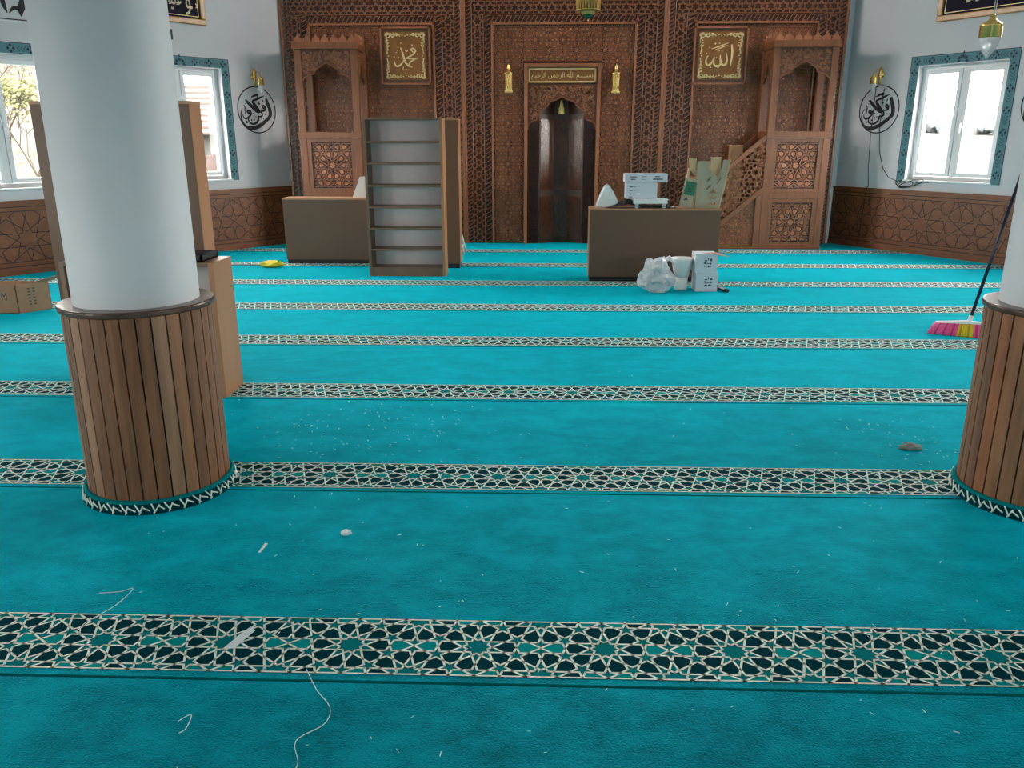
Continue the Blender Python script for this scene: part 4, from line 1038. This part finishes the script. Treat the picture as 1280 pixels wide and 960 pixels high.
# black plastic sheet lying on the top
ps = bpy.data.meshes.new('black_plastic_sheet'); bm = bmesh.new(); bmesh.ops.create_grid(bm, x_segments=44, y_segments=14, size=.5)
for v in bm.verts:
    x, y = v.co.x, v.co.y; h = .012+.02*abs(pnoise(Vector((x*9, y*7, 2))))
    bump_ = math.exp(-((x+.2)/.13)**2-((y)/.5)**2)*.075
    v.co = Vector((1.16+x*.80, 9.655+y*.25+.004*pnoise(Vector((x*20, y*20, 1))), TOP+.002+(h+bump_*(1+pnoise(Vector((x*14, y*9, 5)))*.8))*(1 if abs(x) < .45 else .3)))
bm.to_mesh(ps); bm.free(); ps.materials.append(M['black']); o = bpy.data.objects.new('black_plastic_sheet', ps); COL.objects.link(o)
o.modifiers.new('thick', 'SOLIDIFY').thickness = .002
tag(o, 'crumpled black plastic sheet under the white boxes on the right cabinet', 'plastic sheet')
def carton(name, x0, x1, Y, dep, z0, z1, label, marks, m=None, group=None):
    root = thing(name, ((x0+x1)/2, Y+dep/2, z0), label, 'box', group); b = MB(WORLD); b.box((x0, Y, z0), (x1, Y+dep, z1)); b.build('carton', m or M['whitebox'], root, bevel=.003)
    if marks:
        t = MB(FY(Y))
        for q in marks:
            if isinstance(q[0], str): text(q[0], q[1], q[2], q[3], q[4], .0003, .0012, FY(Y), 0, t)
            else: t.box((q[0], .0003, q[2]), (q[1], .0012, q[3]))
        t.build('printed_marks', M['print'], root)
    return root
# flat tray-like box at the bottom, on two small feet
fb = carton('flat_white_box', 1.07, 1.455, 9.53, .22, .885, .925, 'flat white plastic box with feet under the stacked white cartons', None, M['white_plastic'])
for u in (1.09, 1.40):
    b = MB(WORLD); b.box((u, 9.54, TOP+.001), (u+.04, 9.74, .886)); b.build('foot', M['steel'], fb)
b = MB(WORLD); b.box((1.06, 9.52, .925), (1.465, 9.76, .935)); b.build('lid', M['white_plastic'], fb, bevel=.002)
cz = carton('white_carton', .985, 1.335, 9.56, .2, .937, 1.118, 'white carton with lines of print, between the flat boxes', [(1.02, 1.06, 1.065, 1.075), (1.065, 1.10, 1.066, 1.072), (1.02, 1.055, 1.025, 1.037), (1.06, 1.09, 1.027, 1.033), (1.02, 1.05, .985, .997), (1.055, 1.10, .987, .993), (1.02, 1.055, .955, .963)])
carton('long_white_carton', .965, 1.445, 9.55, .2, 1.121, 1.213, 'long flat white carton with print, topmost of the boxes on the right cabinet', [(1.02, 1.10, 1.175, 1.185), (1.03, 1.085, 1.147, 1.158), (1.15, 1.21, 1.18, 1.186), (1.155, 1.205, 1.165, 1.17), (1.15, 1.21, 1.148, 1.152), (1.30, 1.36, 1.178, 1.188), (1.28, 1.39, 1.148, 1.162)])
b = MB(WORLD); b.box((1.49, 9.56, TOP+.001), (1.535, 9.59, TOP+.02)); tag(b.build('small_white_cap', M['white_plastic'], bevel=.004), 'tiny white cap on the cabinet between flat box and green label', 'cap')
# tilted green-labelled bundle
gl = thing('green_label_pack', (1.66, 9.6, TOP), 'leaning narrow pack with dark green label beside the wooden book stands', 'pack')
rot = Matrix.Rotation(radians(11), 3, 'Y')
def rbox(name, a, b_, m, par): q = MB(WORLD); q.box(a, b_, 0, rot, (1.655, 9.6, TOP)); return q.build(name, m, par, bevel=.002)
rbox('pack_body', (1.60, 9.58, TOP+.012), (1.73, 9.66, TOP+.335), M['palewood2'], gl)
rbox('label_band', (1.606, 9.576, TOP+.15), (1.724, 9.58, TOP+.30), M['greenlabel'], gl)
t = MB(FY(9.575)); 
for i in range(4): t.box((1.655+.012*i, .0, TOP+.18+i*.03), (1.725+.012*i, .0012, TOP+.190+i*.03))
t.prism([(1.64, TOP+.09), (1.69, TOP+.09), (1.668, TOP+.125)], 0, .0012)
t.build('printed_marks', M['print'], gl)
rbox('inner_wooden_strip', (1.60, 9.60, TOP+.335), (1.625, 9.64, TOP+.44), M['palewood'], gl)
rbox('inner_wooden_strip', (1.735, 9.60, TOP+.03), (1.755, 9.64, TOP+.37), M['palewood'], gl)
# folded wooden book stands
def book_stand(x0, Y, outer, holes, label, m, th=.016):
    root = thing('wooden_book_stand', (x0+.13, Y, TOP), label, 'book stand', 'folded wooden book stands on the cabinet')
    fr_ = FY(Y); sh = lambda L: [(x0+p[0], TOP+.001+p[1]) for p in L]
    mb = plate([sh(outer)]+[sh(h) for h in holes], 0, th, fr_); fixn(mb.build('carved_board', m, root))
FO = [(0, 0), (.265, 0), (.355, .53), (.285, .53), (.282, .45), (.235, .33), (.125, .43), (.125, .515), (0, .515)]
FH = [[(.145, .035), (.225, .035), (.225, .062), (.145, .062)], [(.15, .105), (.225, .105), (.225, .125), (.15, .125)], [(.14, .165), (.235, .165), (.19, .215)], [(.115, .20), (.165, .245), (.155, .26), (.108, .215)], [(.12, .285), (.165, .335), (.15, .35), (.108, .305)], [(.235, .27), (.275, .33), (.262, .345), (.225, .28)]]
RO = [(.02, 0), (.30, 0), (.34, .22), (.365, .40), (.36, .56), (.25, .56), (.245, .45), (.18, .38), (.12, .36), (.09, .42), (.085, .55), (0, .55), (.012, .43), (.085, .34), (.05, .2)]
book_stand(1.777, 9.60, FO, FH, 'pale green-grey folded book stand with cut-out slots, frontmost of the stack', M['palewood2'])
book_stand(1.800, 9.625, FO, FH, 'second folded book stand, just behind the slotted front one', M['palewood'])
book_stand(1.69, 9.66, RO, [], 'warm pale wooden book stand, rearmost, its left prong showing', M['palewood'])
# ---- things on the left cabinet: white sheet of paper
wc = thing('folded_white_card', (-2.36, 10.95, .853), 'white triangular folded card on the low cabinet beside the bookcase', 'card')
b = MB(WORLD); b.prism([(-2.45, .855), (-2.29, .855), (-2.305, 1.115), (-2.335, 1.115)], 10.92, 10.94, axes='uz')
b2 = MB(lambda u, o_, z: Vector((u, o_, z))); b2.prism([(-2.455, .855), (-2.30, .855), (-2.31, 1.12), (-2.345, 1.12)], 10.92, 10.928); fixn(b2.build('sheet', M['white_plastic'], wc))
b3 = MB(lambda u, o_, z: Vector((u, o_, z))); b3.prism([(-2.30, .855), (-2.26, .855), (-2.29, 1.12), (-2.31, 1.12)], 10.928, 11.03); fixn(b3.build('fold', M['white_plastic'], wc))

# ---- floor clutter by the right cabinet
bagr = thing('plastic_bag', (1.27, 8.85, 0), 'crumpled translucent plastic bag on the carpet before the right cabinet', 'bag')
soft_blob('film', (1.27, 8.85, .165), (.172, .13, .18), 12.3, M['bag'], None, None, 4, .42, True, bagr, .002)
soft_blob('bag_content', (1.27, 8.86, .13), (.12, .09, .12), 8.1, M['motif2'], None, None, 2, .3, True, bagr, .006)
b = MB(WORLD); b.tube([(1.33, 8.84, .33), (1.40, 8.82, .37), (1.44, 8.83, .33), (1.45, 8.85, .29)], [.03, .028, .02, .008], 7); b.build('bag_handle', M['bag'], bagr)
bk = thing('white_pot', (1.60, 8.98, 0), 'narrow white pot standing on the floor, lower of the two beside the bag', 'pot')
b = MB(WORLD); b.lathe((1.565, 9.0, 0), [(.066, 0), (.070, .01), (.073, .138), (.066, .14)], 28); b.build('body', M['white_plastic'], bk)
bk = thing('flared_white_pot', (1.595, 9.0, .141), 'flared white pot stacked on top of the narrow white pot', 'pot')
b = MB(WORLD); b.lathe((1.565, 9.0, .142), [(.070, 0), (.078, .004), (.118, .19), (.122, .205), (.115, .207), (.08, .03), (0, .028)], 32); b.build('body', M['white_plastic'], bk)
b = MB(WORLD); b.lathe((1.565, 9.0, .30), [(.0, .0), (.09, .0), (.092, .012), (.06, .025), (0, .03)], 20); o = b.build('contents', M['card_in'], bk); o['label'] = 'brownish contents'
# stacked cartons
for i, (z0, z1, dx, lab) in enumerate(((.001, .204, 0, 'square white carton with dark marks, lower of the pair on the carpet'), (.206, .408, -.015, 'square white carton with dark marks and open flap, upper of the pair'))):
    r = carton('square_white_carton', 1.70+dx, 1.935+dx, 8.86, .24, z0, z1, lab, None, None, 'square white cartons by the cabinet')
    t = MB(FY(8.86)); cx, cz_ = 1.84+dx, z0+.095
    for (px, pz, w_, h_) in ((-.045, .03, .03, .012), (-.01, .042, .012, .02), (.015, .03, .022, .028), (-.05, 0, .02, .02), (-.02, .0, .028, .01), (.018, -.005, .014, .02), (-.045, -.03, .03, .012), (-.005, -.035, .02, .018), (.02, -.03, .014, .01)): t.box((cx+px, .0003, cz_+pz), (cx+px+w_, .0015, cz_+pz+h_))
    t.build('printed_marks', M['print'], r)
    if i == 1:
        f = MB(WORLD); f.add([(1.76, 8.95, z1+.002), (1.86, 8.85, z1+.004), (2.03, 8.80, z1-.022), (1.97, 8.99, z1-.01), (1.92, 8.95, z1+.006)], [(0, 1, 4), (1, 2, 3, 4)]); o = f.build('loose_flap', M['card'], r); o.modifiers.new('t', 'SOLIDIFY').thickness = .003
tb = thing('black_tube', (2.0, 8.95, 0), 'black tube with silver tip lying on the carpet beside the cartons', 'tube')
b = MB(WORLD); b.tube([(1.955, 9.12, .021), (2.035, 8.80, .021)], .02, 12); b.build('barrel', M['black'], tb)
b = MB(WORLD); b.tube([(1.985, 9.0, .024), (2.025, 8.84, .024)], .0185, 12); b.build('silver_sleeve', M['steel'], tb)

# ---- cardboard box at the left edge
cb = thing('cardboard_box', (-5.1, 7.75, 0), 'open cardboard box marked with a letter M at the left edge', 'box')
A = Vector((-4.945, 7.50, 0)); rr = Vector((.18, .235, 0)).normalized(); dl = Vector((-1, 0, 0)); bz = .275
def cbp(s, t, z): return A+dl*s+rr*t+Vector((0, 0, z))
bw, bd = .50, .30; b = MB(cbp); th = .006
b.box((0, 0, .001), (bw, bd, .008)); b.box((0, 0, 0), (bw, th, bz)); b.box((0, bd-th, 0), (bw, bd, bz)); b.box((0, 0, 0), (th, bd, bz)); b.box((bw-th, 0, 0), (bw, bd, bz))
fixn(b.build('carton', M['card'], cb))
def flap(p, q, out, up, name='flap'):
    f = MB(WORLD); f.add([p, q, q+out+Vector((0, 0, up)), p+out+Vector((0, 0, up))], [(0, 1, 2, 3)]); o = f.build(name, M['card_in'], cb); o.modifiers.new('t', 'SOLIDIFY').thickness = .005
flap(cbp(0, bd*.5, bz), cbp(0, bd, bz), Vector((.17, .10, 0)), .05); 
t = MB(FY(7.5)); text('M', -5.09, -5.04, .13, .20, .0005, .002, FY(7.5), 0, t)
for k in range(6): 
    p = [cbp(0, .10+.022*i, .07+.03*k) for i in range(4)]
    for i in range(0, 3, 2): t.add([p[i]+Vector((.002, -.001, 0)), p[i+1]+Vector((.002, -.001, 0)), p[i+1]+Vector((.002, -.001, .012)), p[i]+Vector((.002, -.001, .012))], [(0, 1, 2, 3)])
t.build('printed_marks', M['print'], cb)

# ---- brooms
br = thing('broom', (3.6, 6.82, 0), 'broom with pink and yellow bristles leaning by the right column', 'broom')
h0, h1 = Vector((3.40, 6.97, .085)), Vector((3.80, 6.78, .105))
dirv = (h1-h0).normalized(); nv = Vector((-dirv.y, dirv.x, 0)).normalized()
hb = MB(WORLD)
hb.tube([h0, h0.lerp(h1, .5)+Vector((0, 0, .012)), h1], [.016, .02, .016], 8); hb.build('head_block', M['white_plastic'], br)
bs = MB(WORLD); N_ = 34
for i in range(N_):
    t = i/(N_-1); mcol = 0 if t < .42 else (1 if t < .66 else 0)
    for j in (-1, 0, 1):
        p = h0.lerp(h1, t)+nv*.014*j+Vector((0, 0, .0)); e = h0.lerp(h1, -.10+1.16*t)-nv*.075+nv*.03*j; e.z = .006
        bs.tube([p, p.lerp(e, .5)+Vector((0, 0, .006)), e], [.006, .0068, .008], 5, mcol+(2 if (i*3+j) % 4 == 0 else 0))
bs.build('bristles', [M['pink'], M['yellow'], M['pink2'], M['yellow2']], br)
sk = h0.lerp(h1, .56); tp = Vector((3.885, 6.93, 1.32))
b = MB(WORLD); b.tube([sk, sk.lerp(tp, .06)], .018, 10); b.build('socket', M['white_plastic'], br)
b = MB(WORLD); b.tube([sk.lerp(tp, .055), tp], .0135, 12); b.build('handle', M['pole'], br)
yb = thing('yellow_broom', (-3.45, 10.5, 0), 'yellow brush with thin dark handle lying on the carpet, left', 'broom')
soft_blob('bristles', (-3.45, 10.47, .045), (.135, .075, .045), 5.5, M['yellow'], None, None, 3, .3, True, yb, .002)
b = MB(WORLD); b.box((-3.56, 10.47, .03), (-3.36, 10.52, .085)); b.build('head_block', M['black'], yb, bevel=.01)
b = MB(WORLD); b.tube([(-3.55, 10.48, .03), (-4.75, 10.52, .02)], .011, 8); b.build('handle', M['steel'], yb)

# ---- step stool behind the tall cabinet
ss = thing('step_stool', (-1.3, 11.8, 0), 'small white folding step stool half hidden behind the tall cabinet', 'stool')
b = MB(WORLD); b.box((-1.45, 11.65, .40), (-1.14, 11.98, .43)); b.build('top', M['white_plastic'], ss, bevel=.006)
for sx_ in (-1, 1):
    for sy in (-1, 1):
        b = MB(WORLD); b.tube([(-1.295+sx_*.13, 11.82+sy*.12, .41), (-1.295+sx_*.23, 11.80+sy*.17, .015)], .017, 6); b.build('leg', M['white_plastic'], ss)
    b = MB(WORLD); b.tube([(-1.295+sx_*.205, 11.80-.15, .12), (-1.295+sx_*.205, 11.80+.15, .12)], .012, 6); b.build('stretcher', M['white_plastic'], ss)

# ---- cables on the right wall
cbl = thing('hanging_cable', FR_(-8.2, 0, 1.2), 'thin dark cords hanging down the right wall to a coil under the window', 'cable')
b = MB(FR_); b.tube([(-8.26, .006, 2.30), (-8.255, .006, 1.62), (-8.23, .006, 1.2), (-8.19, .008, .92), (-8.19, .036, .88), (-8.22, .034, .4), (-8.24, .034, .02)], .0045, 5); b.build('straight_cord', M['black'], cbl)
b = MB(FR_); b.tube([(-8.12, .006, 2.28), (-8.12, .006, 1.75), (-8.07, .006, 1.4), (-7.98, .006, 1.17), (-7.87, .006, 1.05), (-7.70, .006, .99), (-7.4, .012, 1.0), (-7.2, .035, 1.005)], .0045, 5); b.build('curved_cord', M['black'], cbl)
b = MB(FR_)
for k in range(4):
    b.tube([(-7.60+.14*cos(t*2*pi/18)*(1+.12*k)+.04*k, .012+.006*k, .975+.045*sin(t*2*pi/18+.3*k)*(1+.15*k)) for t in range(19)], .0045, 5, caps=False)
b.build('coil', M['black'], cbl)

# ---- bits on the carpet
def scrap(name, pts, m, label, cat):
    b = MB(WORLD); b.add(pts, [tuple(range(len(pts)))]); o = b.build(name, m); o.modifiers.new('t', 'SOLIDIFY').thickness = .0015; tag(o, label, cat)
scrap('paper_scrap', [(-1.02, 2.27, .006), (-.985, 2.28, .004), (-.945, 2.37, .012), (-.965, 2.385, .016), (-.99, 2.34, .012)], M['lint'], 'torn pale paper strip lying on the nearest patterned border', 'paper scrap')
scrap('paper_shred', [(-1.12, 2.92, .004), (-1.11, 2.92, .004), (-1.10, 2.985, .010), (-1.112, 2.985, .012)], M['lint'], 'thin white shred on the carpet in front of the left column', 'paper scrap')
soft_blob('paper_crumb', (-.80, 3.09, .010), (.022, .018, .012), 2, M['lint'], 'small white paper crumb on the carpet right of the left column', 'paper scrap', 2, .5, True, None, .001)
soft_blob('fluff_clump', (2.0, 4.17, .012), (.05, .03, .018), 4, M['lint_dark'], 'dark grey clump of fluff on the carpet near the right column', 'fluff', 3, .6, True, None, .001)
def thread(pts, label, r=.0013):
    b = MB(WORLD); P_ = [Vector(p) for p in pts]; Q = []
    for i in range(len(P_)-1):
        p0, p1, p2, p3 = P_[max(i-1, 0)], P_[i], P_[i+1], P_[min(i+2, len(P_)-1)]
        for k in range(6):
            t = k/6; Q.append(.5*((2*p1)+(p2-p0)*t+(2*p0-5*p1+4*p2-p3)*t*t+(3*p1-p0-3*p2+p3)*t**3))
    b.tube(Q, r, 4); tag(b.build('loose_thread', M['lint'],), label, 'thread')
thread([(-1.60, 2.60, .003), (-1.53, 2.61, .004), (-1.49, 2.63, .005), (-1.50, 2.52, .004), (-1.55, 2.40, .005), (-1.53, 2.34, .003)], 'curved loose thread on the carpet near the left column')
thread([(-.72, 2.18, .004), (-.66, 2.08, .003), (-.60, 2.0, .004), (-.60, 1.93, .003), (-.66, 1.86, .004), (-.63, 1.77, .003), (-.66, 1.7, .003)], 'long wavy thread below the nearest border, left of centre')
thread([(-1.02, 1.93, .003), (-.99, 1.95, .01), (-.985, 1.90, .004), (-1.0, 1.88, .003)], 'short curled thread at the bottom left')
lint = MB(WORLD); rl = random.Random(11)
for i in range(420):
    y = 1.5+abs(rl.gauss(0, 1))*2.2; x = rl.uniform(-.55, .62)*y*1.05
    if rl.random() < .35: x, y = rl.gauss(-1.0, .35), rl.gauss(4.3, .35)
    elif rl.random() < .35: x, y = rl.gauss(2.0, .25), rl.gauss(4.2, .3)
    if hypot(x+1.807, y-3.583) < .36 or hypot(x-2.304, y-3.583) < .36: continue
    a = rl.uniform(0, 6.28); L = rl.uniform(.004, .016); w = rl.uniform(.0008, .002); z = .003
    lint.add([(x-w*sin(a), y+w*cos(a), z), (x+w*sin(a), y-w*cos(a), z), (x+L*cos(a)+w*sin(a), y+L*sin(a)-w*cos(a), z+.003), (x+L*cos(a)-w*sin(a), y+L*sin(a)+w*cos(a), z+.003)], [(0, 1, 2, 3)])
o = lint.build('carpet_lint', M['lint']); tag(o, 'scattered pale lint and fluff on the turquoise carpet', 'lint', kind='stuff')
o = soft_blob('dark_plastic_scrap', (-5.32, 7.1, .02), (.10, .03, .018), 6, M['pole'], 'dark blue plastic scrap on the carpet at the left edge', 'plastic scrap', 2, .4, True, None, .001)

# ================================================================== OUTSIDE
M['out_ground'] = mat('pale_dry_grass', (.033, .033, .028), 1, noise=.6, nscale=.35)
M['out_tree'] = mat('distant_foliage', (.046, .054, .058), 1, noise=.3, nscale=2)
M['bark'] = mat('bare_branches', (.045, .037, .026), .9)
M['spring'] = mat('spring_leaves', (.062, .066, .014), .8)
M['brick'] = mat('pinkish_brick', (.05, .034, .03), .9, noise=.25, nscale=6)
M['tile'] = mat('red_roof_tile', (.060, .038, .031), .8, noise=.15, nscale=4)
M['render'] = mat('pale_render', (.05, .05, .047), .9)
g = MB(WORLD); g.box((-120, -60, -.9), (120, 160, -.8)); struct(g.build('ground', M['out_ground']))
def house():
    root = thing('house', (-11.0, 24.5, -.8), 'pale house with red tiled roof seen through the left window', 'house')
    b = MB(WORLD); b.box((-14, 23.6, -.8), (-6.2, 28, 1.75)); b.build('wall', M['render'], root)
    b = MB(WORLD); b.prism([(23.2, 1.7), (28.4, 1.7), (25.8, 3.2)], -14.4, -5.9, axes='yz'); ro = fixn(b.build('roof', M['tile'], root))
    r = MB(WORLD)
    for k in range(9): t = k/9; r.box((-14.4, 23.2+2.6*t-.02, 1.7+1.5*t), (-5.9, 23.2+2.6*t+.04, 1.76+1.5*t))
    r.build('tile_row', M['brick'], ro)
    b = MB(WORLD); b.box((-12.5, 23.3, -.8), (-6.0, 23.5, 1.15)); b.build('brick_wall', M['brick'], root)
house()
rg = MB(WORLD); rg.add([(2, 26, -.85), (60, 14, -.85), (75, 44, 1.9), (8, 58, 1.9), (90, 70, 1.9), (10, 90, 1.9)], [(0, 1, 2, 3), (3, 2, 4, 5)]); struct(rg.build('hillside', M['out_ground']))
rt = random.Random(2); tl = bmesh.new()
for i in range(95):
    ang = radians(16.5+i*.22); d = 60+rt.uniform(-1.5, 1.5); hh = .25+.55*max(0, pnoise(Vector((i*.11, 3, 0)))+.35)
    mx_ = Matrix.Translation((d*sin(ang), d*cos(ang), 1.95+hh*.6)) @ Matrix.Diagonal((.35+rt.random()*.3, .4, hh, 1))
    bmesh.ops.create_icosphere(tl, subdivisions=2, radius=1, matrix=mx_)
for v in tl.verts: v.co += Vector((pnoise(v.co*2.3), pnoise(v.co*2.1+Vector((9, 0, 0))), pnoise(v.co*2.7)))*.25
me = bpy.data.meshes.new('treeline'); tl.to_mesh(me); tl.free(); me.materials.append(M['out_tree']); o = bpy.data.objects.new('treeline', me); COL.objects.link(o)
tag(o, 'hazy row of far trees beyond the right window', 'trees', kind='stuff')
def bare_tree(x, y, label, seed, h=5.5, leaves=True):
    root = thing('bare_tree', (x, y, -.8), label, 'tree'); rn = random.Random(seed); b = MB(WORLD); lf = MB(WORLD)
    def grow(p, d, L, r, lvl):
        q = p+d*L; mid = p.lerp(q, .5)+Vector((rn.uniform(-1, 1), rn.uniform(-1, 1), rn.uniform(-1, 1)))*L*.07
        b.tube([p, mid, q], [r, r*.85, r*.65], 5 if lvl > 1 else 3, caps=False)
        if lvl == 0:
            if leaves and q.z < 2.5:
                for k in range(5):
                    c = q+Vector((rn.gauss(0, .12), rn.gauss(0, .12), rn.gauss(0, .12))); s = .035
                    lf.add([c+Vector((s, 0, 0)), c+Vector((0, s, s*.6)), c+Vector((-s, 0, 0)), c+Vector((0, -s*.4, -s))], [(0, 1, 2, 3)])
            return
        for k in range(3 if lvl > 1 else 4):
            nd = (d+Vector((rn.uniform(-1, 1), rn.uniform(-1, 1), rn.uniform(-.35, .8)))*.75).normalized(); grow(p.lerp(q, rn.uniform(.55, 1)), nd, L*rn.uniform(.6, .82), r*.6, lvl-1)
    grow(Vector((x, y, -.8)), Vector((.05, 0, 1)).normalized(), h*.30, .05, 6)
    b.build('branches', M['bark'], root)
    if leaves and lf.v: lf.build('young_leaves', M['spring'], root)
bare_tree(-9.4, 14.6, 'bare tree with first yellow-green leaves outside the far left window', 5)
bare_tree(-13.5, 20.5, 'taller bare tree farther off, outside the far left window', 9, 8)
def bank():
    m = mat('brushwood_bank', (.04, .036, .028), 1); N = m.node_tree.nodes; L = m.node_tree.links
    t = N.new('ShaderNodeTexCoord'); n = N.new('ShaderNodeTexNoise'); n.inputs['Scale'].default_value = 7; n.inputs['Detail'].default_value = 10; n.inputs['Roughness'].default_value = .8
    L.new(t.outputs['Object'], n.inputs['Vector']); r = N.new('ShaderNodeValToRGB'); r.color_ramp.elements[0].position = .42; r.color_ramp.elements[1].position = .56
    r.color_ramp.elements[0].color = (.012, .009, .005, 1); r.color_ramp.elements[1].color = (.042, .037, .027, 1); L.new(n.outputs['Fac'], r.inputs[0]); L.new(r.outputs[0], N['Principled BSDF'].inputs['Base Color'])
    b = MB(WORLD); nx, ny = 40, 16; V = []
    for j in range(ny+1):
        for i in range(nx+1):
            az = radians(-52+24*i/nx); d = 17+8*j/ny+.5*pnoise(Vector((i*.4, j*.4, 0))); z = -.82+4.6*(j/ny)**.8+.25*pnoise(Vector((i*.5, j*.5, 4)))
            if j == 0: z = -.85
            V.append((d*sin(az), d*cos(az), z))
    b.add(V, [(j*(nx+1)+i, j*(nx+1)+i+1, (j+1)*(nx+1)+i+1, (j+1)*(nx+1)+i) for j in range(ny) for i in range(nx)], smooth=True); struct(b.build('hillside', m))
bank()
